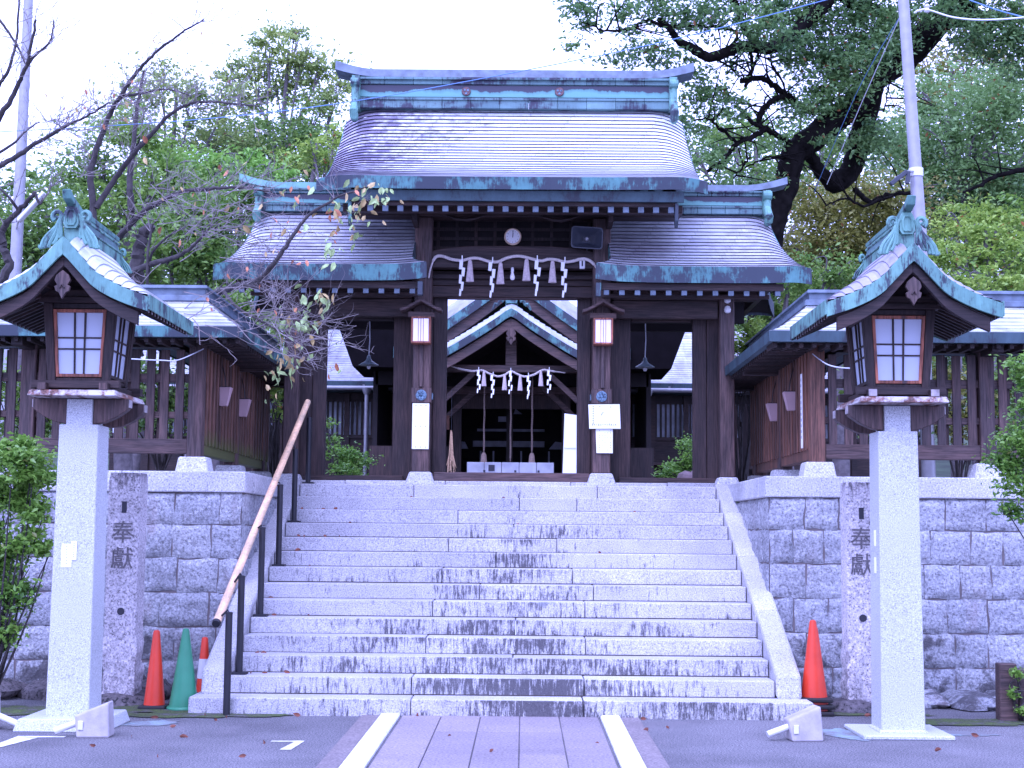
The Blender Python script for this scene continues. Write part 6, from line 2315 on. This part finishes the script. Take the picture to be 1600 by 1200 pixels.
for px, py, rp, n, kinds in [(585, 305, 34, 34, 'ggyy'), (545, 345, 30, 18, 'ggy'), (520, 390, 26, 14, 'gg'), (540, 310, 30, 10, 'gyo'), (505, 460, 10, 8, 'gy'), (470, 500, 34, 40, 'ggggy'), (450, 560, 36, 36, 'ggy'), (500, 470, 24, 16, 'ggy'), (520, 575, 16, 5, 'go'), (430, 600, 30, 10, 'gy'),
                             (430, 300, 60, 7, 'oyyg'), (400, 340, 60, 3, 'oy'), (340, 300, 70, 4, 'oyg'), (470, 320, 40, 5, 'oygg'), (300, 350, 60, 3, 'oy'), (200, 200, 60, 5, 'oy'), (500, 350, 36, 8, 'yog'), (460, 400, 40, 4, 'oy')]:
    for k in range(n):
        p = P(px + rg.gauss(0, .5) * rp, py + rg.gauss(0, .5) * rp, 1.35 + rg.uniform(-.3, .3) + (1 if px < 400 and py < 420 else 0))
        big_leaf({'g': g_, 'o': o_, 'y': y_}[rg.choice(kinds)], p, Vector((rg.uniform(-.6, .6), rg.uniform(-.5, .5), -1 + rg.uniform(0, .9))), rg.uniform(.06, .125))
for p, q in lvA:
    if q < .1:
        big_leaf(rg.choice((o_, y_)), p, Vector((rg.uniform(-.6, .6), rg.uniform(-.5, .5), -1)), rg.uniform(.04, .07))
g_.build('green_leaves', F_LEAFG, tA)
o_.build('orange_leaves', F_LEAFO, tA)
y_.build('yellow_leaves', F_LEAFY, tA)


def shrub(name, label, foot, blobs, size, seed, mat=F_SHR, stems=7, dens=1.0, tint=.5, aspect=.5, sub=18, spread=.34, cat='shrub'):
    t = thing(name, label, cat, foot)
    bl = [(Vector(c), r, int(n * dens * 1.6), tint + random.Random(seed + i).uniform(-.15, .15)) for i, (c, r, n) in enumerate(blobs)]
    leaf_mesh('foliage', bl, mat, t, size, seed, sub=sub, spread=spread, aspect=aspect)
    rg = random.Random(seed)
    m = MB()
    for c, r, n in blobs:
        for k in range(stems):
            e = Vector(c) + Vector((rg.uniform(-1, 1) * r[0], rg.uniform(-1, 1) * r[1], rg.uniform(-1, .9) * r[2]))
            f = Vector(foot) + Vector((rg.uniform(-.05, .05), rg.uniform(-.05, .05), 0))
            limb(m, [f, f.lerp(e, .5) + Vector((rg.uniform(-.1, .1), 0, .1)), e], .014, .004, 5)
    m.build('stems', M_BARK, t)
    return t


def pb(px, py, Y, rp, sq, n):
    r = rp / ppm(Y)
    return (P(px, py, Y), (r, r * .8, r * sq), n)


f0 = P(-20, 1080, .2)
shrub('evergreen_shrub', 'glossy leaved evergreen shrub at the lower left edge, in front of the wall', (f0.x, .2, 0),
      [pb(20, 710, .0, 46, .5, 430), (pb(50, 745, -.05, 30, .5, 200)), pb(0, 770, .1, 50, .6, 330), pb(45, 800, .1, 32, .8, 200), pb(0, 860, .2, 55, .8, 380), pb(55, 850, .1, 26, .8, 150), pb(10, 930, .2, 36, .7, 220), pb(5, 990, .2, 28, .9, 130), pb(-30, 900, .2, 60, 1.4, 400)], .062, 51, dens=3.4, tint=.72, stems=2)
f0 = P(1790, 1000, -.5)
shrub('evergreen_shrub', 'dark small leaved branch hanging in from the right edge before the wall', (f0.x, -.5, 0),
      [pb(1600, 690, -.5, 40, .7, 260), pb(1580, 720, -.5, 28, .8, 160), pb(1595, 750, -.5, 34, .7, 200), pb(1610, 640, -.5, 26, .9, 140), pb(1600, 570, -.5, 22, 1, 90), pb(1590, 800, -.5, 22, .8, 80), pb(1640, 740, -.5, 45, 1.6, 300), pb(1605, 600, -.5, 16, 1, 60)], .05, 52, dens=2.6, tint=.5, mat=F_SHR, stems=1)
for px, lab, bs in ((540, 'low clipped shrub in the court, seen at the left bay of the gate', [pb(535, 715, 9, 28, .7, 420), pb(560, 722, 9, 20, .6, 220), pb(518, 690, 9.2, 14, 1, 110), pb(512, 660, 9.2, 9, 1, 40), pb(545, 738, 8.8, 26, .5, 240)]),
                    (1065, 'low clipped shrub in the court, seen at the right bay of the gate', [pb(1075, 705, 9, 18, 1, 240), pb(1060, 728, 9, 24, .6, 260), pb(1082, 735, 9, 22, .8, 240), pb(1040, 740, 8.8, 18, .5, 140)])):
    f0 = P(px, 740, 9)
    shrub('court_shrub', lab, (f0.x, 9, ZP), bs, .055, px, dens=1.5, tint=.5, stems=4)
f0 = P(1070, 740, 8.2)
t = thing('court_rock', 'reddish grey garden rock beside the right court shrub', 'rock', (f0.x, 8.2, ZP))
m = MB()
c0 = Vector((f0.x + .1, 8.2, ZP + .1))
m.grid(lambda u, v: c0 + Vector((math.cos(u * 2 * PI) * math.cos((v - .5) * PI) * .26, math.sin(u * 2 * PI) * math.cos((v - .5) * PI) * .2, math.sin((v - .5) * PI) * .24)) * (1 + .3 * mnoise.noise(Vector((math.cos(u * 2 * PI), math.sin(u * 2 * PI), v * 3)))), 14, 9)
m.build('stone', plain('reddish_rock', (.25, .18, .18), .9, .3, 5, .6), t, smooth=True)
for px, s, lab in ((30, 61, 'green bush behind the pickets at the far left of the fence'), (120, 62, 'green bush behind the left lantern and the pickets'), (255, 63, 'dark bush behind the left fence next to the corner post'), (1400, 64, 'dark bush behind the right fence next to the right lantern'), (1500, 65, 'bush with yellowish leaves behind the right fence'), (1590, 66, 'dark bush behind the right fence at the right edge')):
    f0 = P(px, 640, 4.2)
    shrub('fence_bush', lab, (f0.x, 4.2, ZP), [pb(px - 30, 600, 4.2, 45, .9, 420), pb(px + 30, 620, 4.3, 45, .9, 420), pb(px, 660, 4.2, 55, .6, 420)], .075, s, mat=(F_MID, F_DK, F_DK, F_DK, F_OL, F_DK)[s - 61], dens=1.2, stems=4)
t = shrub('yellow_shrub', 'small shrub with yellowish leaves between the right gate wing and the fence roof', (P(1160, 640, 6.2).x, 6.2, ZP), [pb(1160, 545, 6.2, 22, .9, 170), pb(1180, 520, 6.2, 22, .9, 170)], .075, 71, mat=F_MAP, dens=1.0)
t = shrub('yellow_shrub', 'small shrub with yellowish leaves between the left gate wing and the fence boards', (P(430, 640, 6.2).x, 6.2, ZP), [pb(425, 612, 6.2, 18, .7, 90), pb(432, 640, 6.3, 14, 1, 60)], .075, 72, mat=F_MAP, dens=1.0)
t = shrub('climbing_weed', 'green weed growing over the wooden stakes at the lower right', (4.56, .02, 0), [pb(1590, 1052, -.05, 12, .6, 60), pb(1585, 1085, -.05, 8, 1.2, 40), pb(1597, 1110, -.05, 10, .8, 40)], .05, 73, dens=1.0, tint=.8, stems=3)
t = shrub('wall_weed', 'tiny green fern growing at the top of the right stair kerb', (2.69, 3.9, 1.9), [((2.70, 3.9, 1.97), (.06, .05, .06), 60)], .05, 74, dens=1.0, tint=.8, stems=3)

# fallen leaves on the asphalt and the steps
rg = random.Random(12)
spots = [(P(x, y, 0), 0) for x, y in ()]
lf = []
for px, py in [(248, 1120), (265, 1135), (322, 1118), (340, 1124), (355, 1119), (245, 1182), (385, 1180), (150, 1165), (650, 1118), (470, 1118), (560, 1116), (415, 1160), (700, 1150), (930, 1160), (1010, 1123), (1040, 1135), (1110, 1120), (1180, 1118), (1260, 1130), (1350, 1118), (1460, 1172), (1005, 1140), (990, 1180), (880, 1117), (765, 1175), (1530, 1150), (280, 1150), (205, 1150)]:
    r = CM @ Vector(((px - 800) / FPX, (600 - py) / FPX, -1))
    k = (0.014 - CAMPOS.z) / r.z
    lf.append(CAMPOS + r * k)
for _ in range(34):
    k = rg.choice((2, 3, 5, 6, 8, 9, 10, 11, 12, 13))
    lf.append(Vector((rg.choice((rg.uniform(-2.35, -1.7), rg.uniform(-2.35, 2.3), rg.uniform(-2.4, -2.1))), (k - 1) * TRD + rg.uniform(.2, .32), k * RIS + .008)))
m = MB()
big_leaf(m, Vector((0, 0, 0)), Vector((1, .3, .05)), .07)
big_leaf(m, Vector((0, .0, 0.004)), Vector((1, .3, .05)), .001)
lo = None
for i, p in enumerate(lf):
    if lo is None:
        lo = m.build('fallen_leaf', M_DEADLEAF)
        o = lo
    else:
        o = lo.copy()
        COL.objects.link(o)
    o.location = p
    o.rotation_euler = (rg.uniform(-.3, .3), rg.uniform(-.3, .3), rg.uniform(0, 6.3))
    k = rg.uniform(.6, 1.1)
    o.scale = (k, k, k)
    tag(o, 'small dry reddish brown leaf lying loose on the ground or the steps', 'leaf', 'dry leaves scattered on the ground and the steps')

for o in list(bpy.data.objects):
    if 'base' in o:
        del o['base']
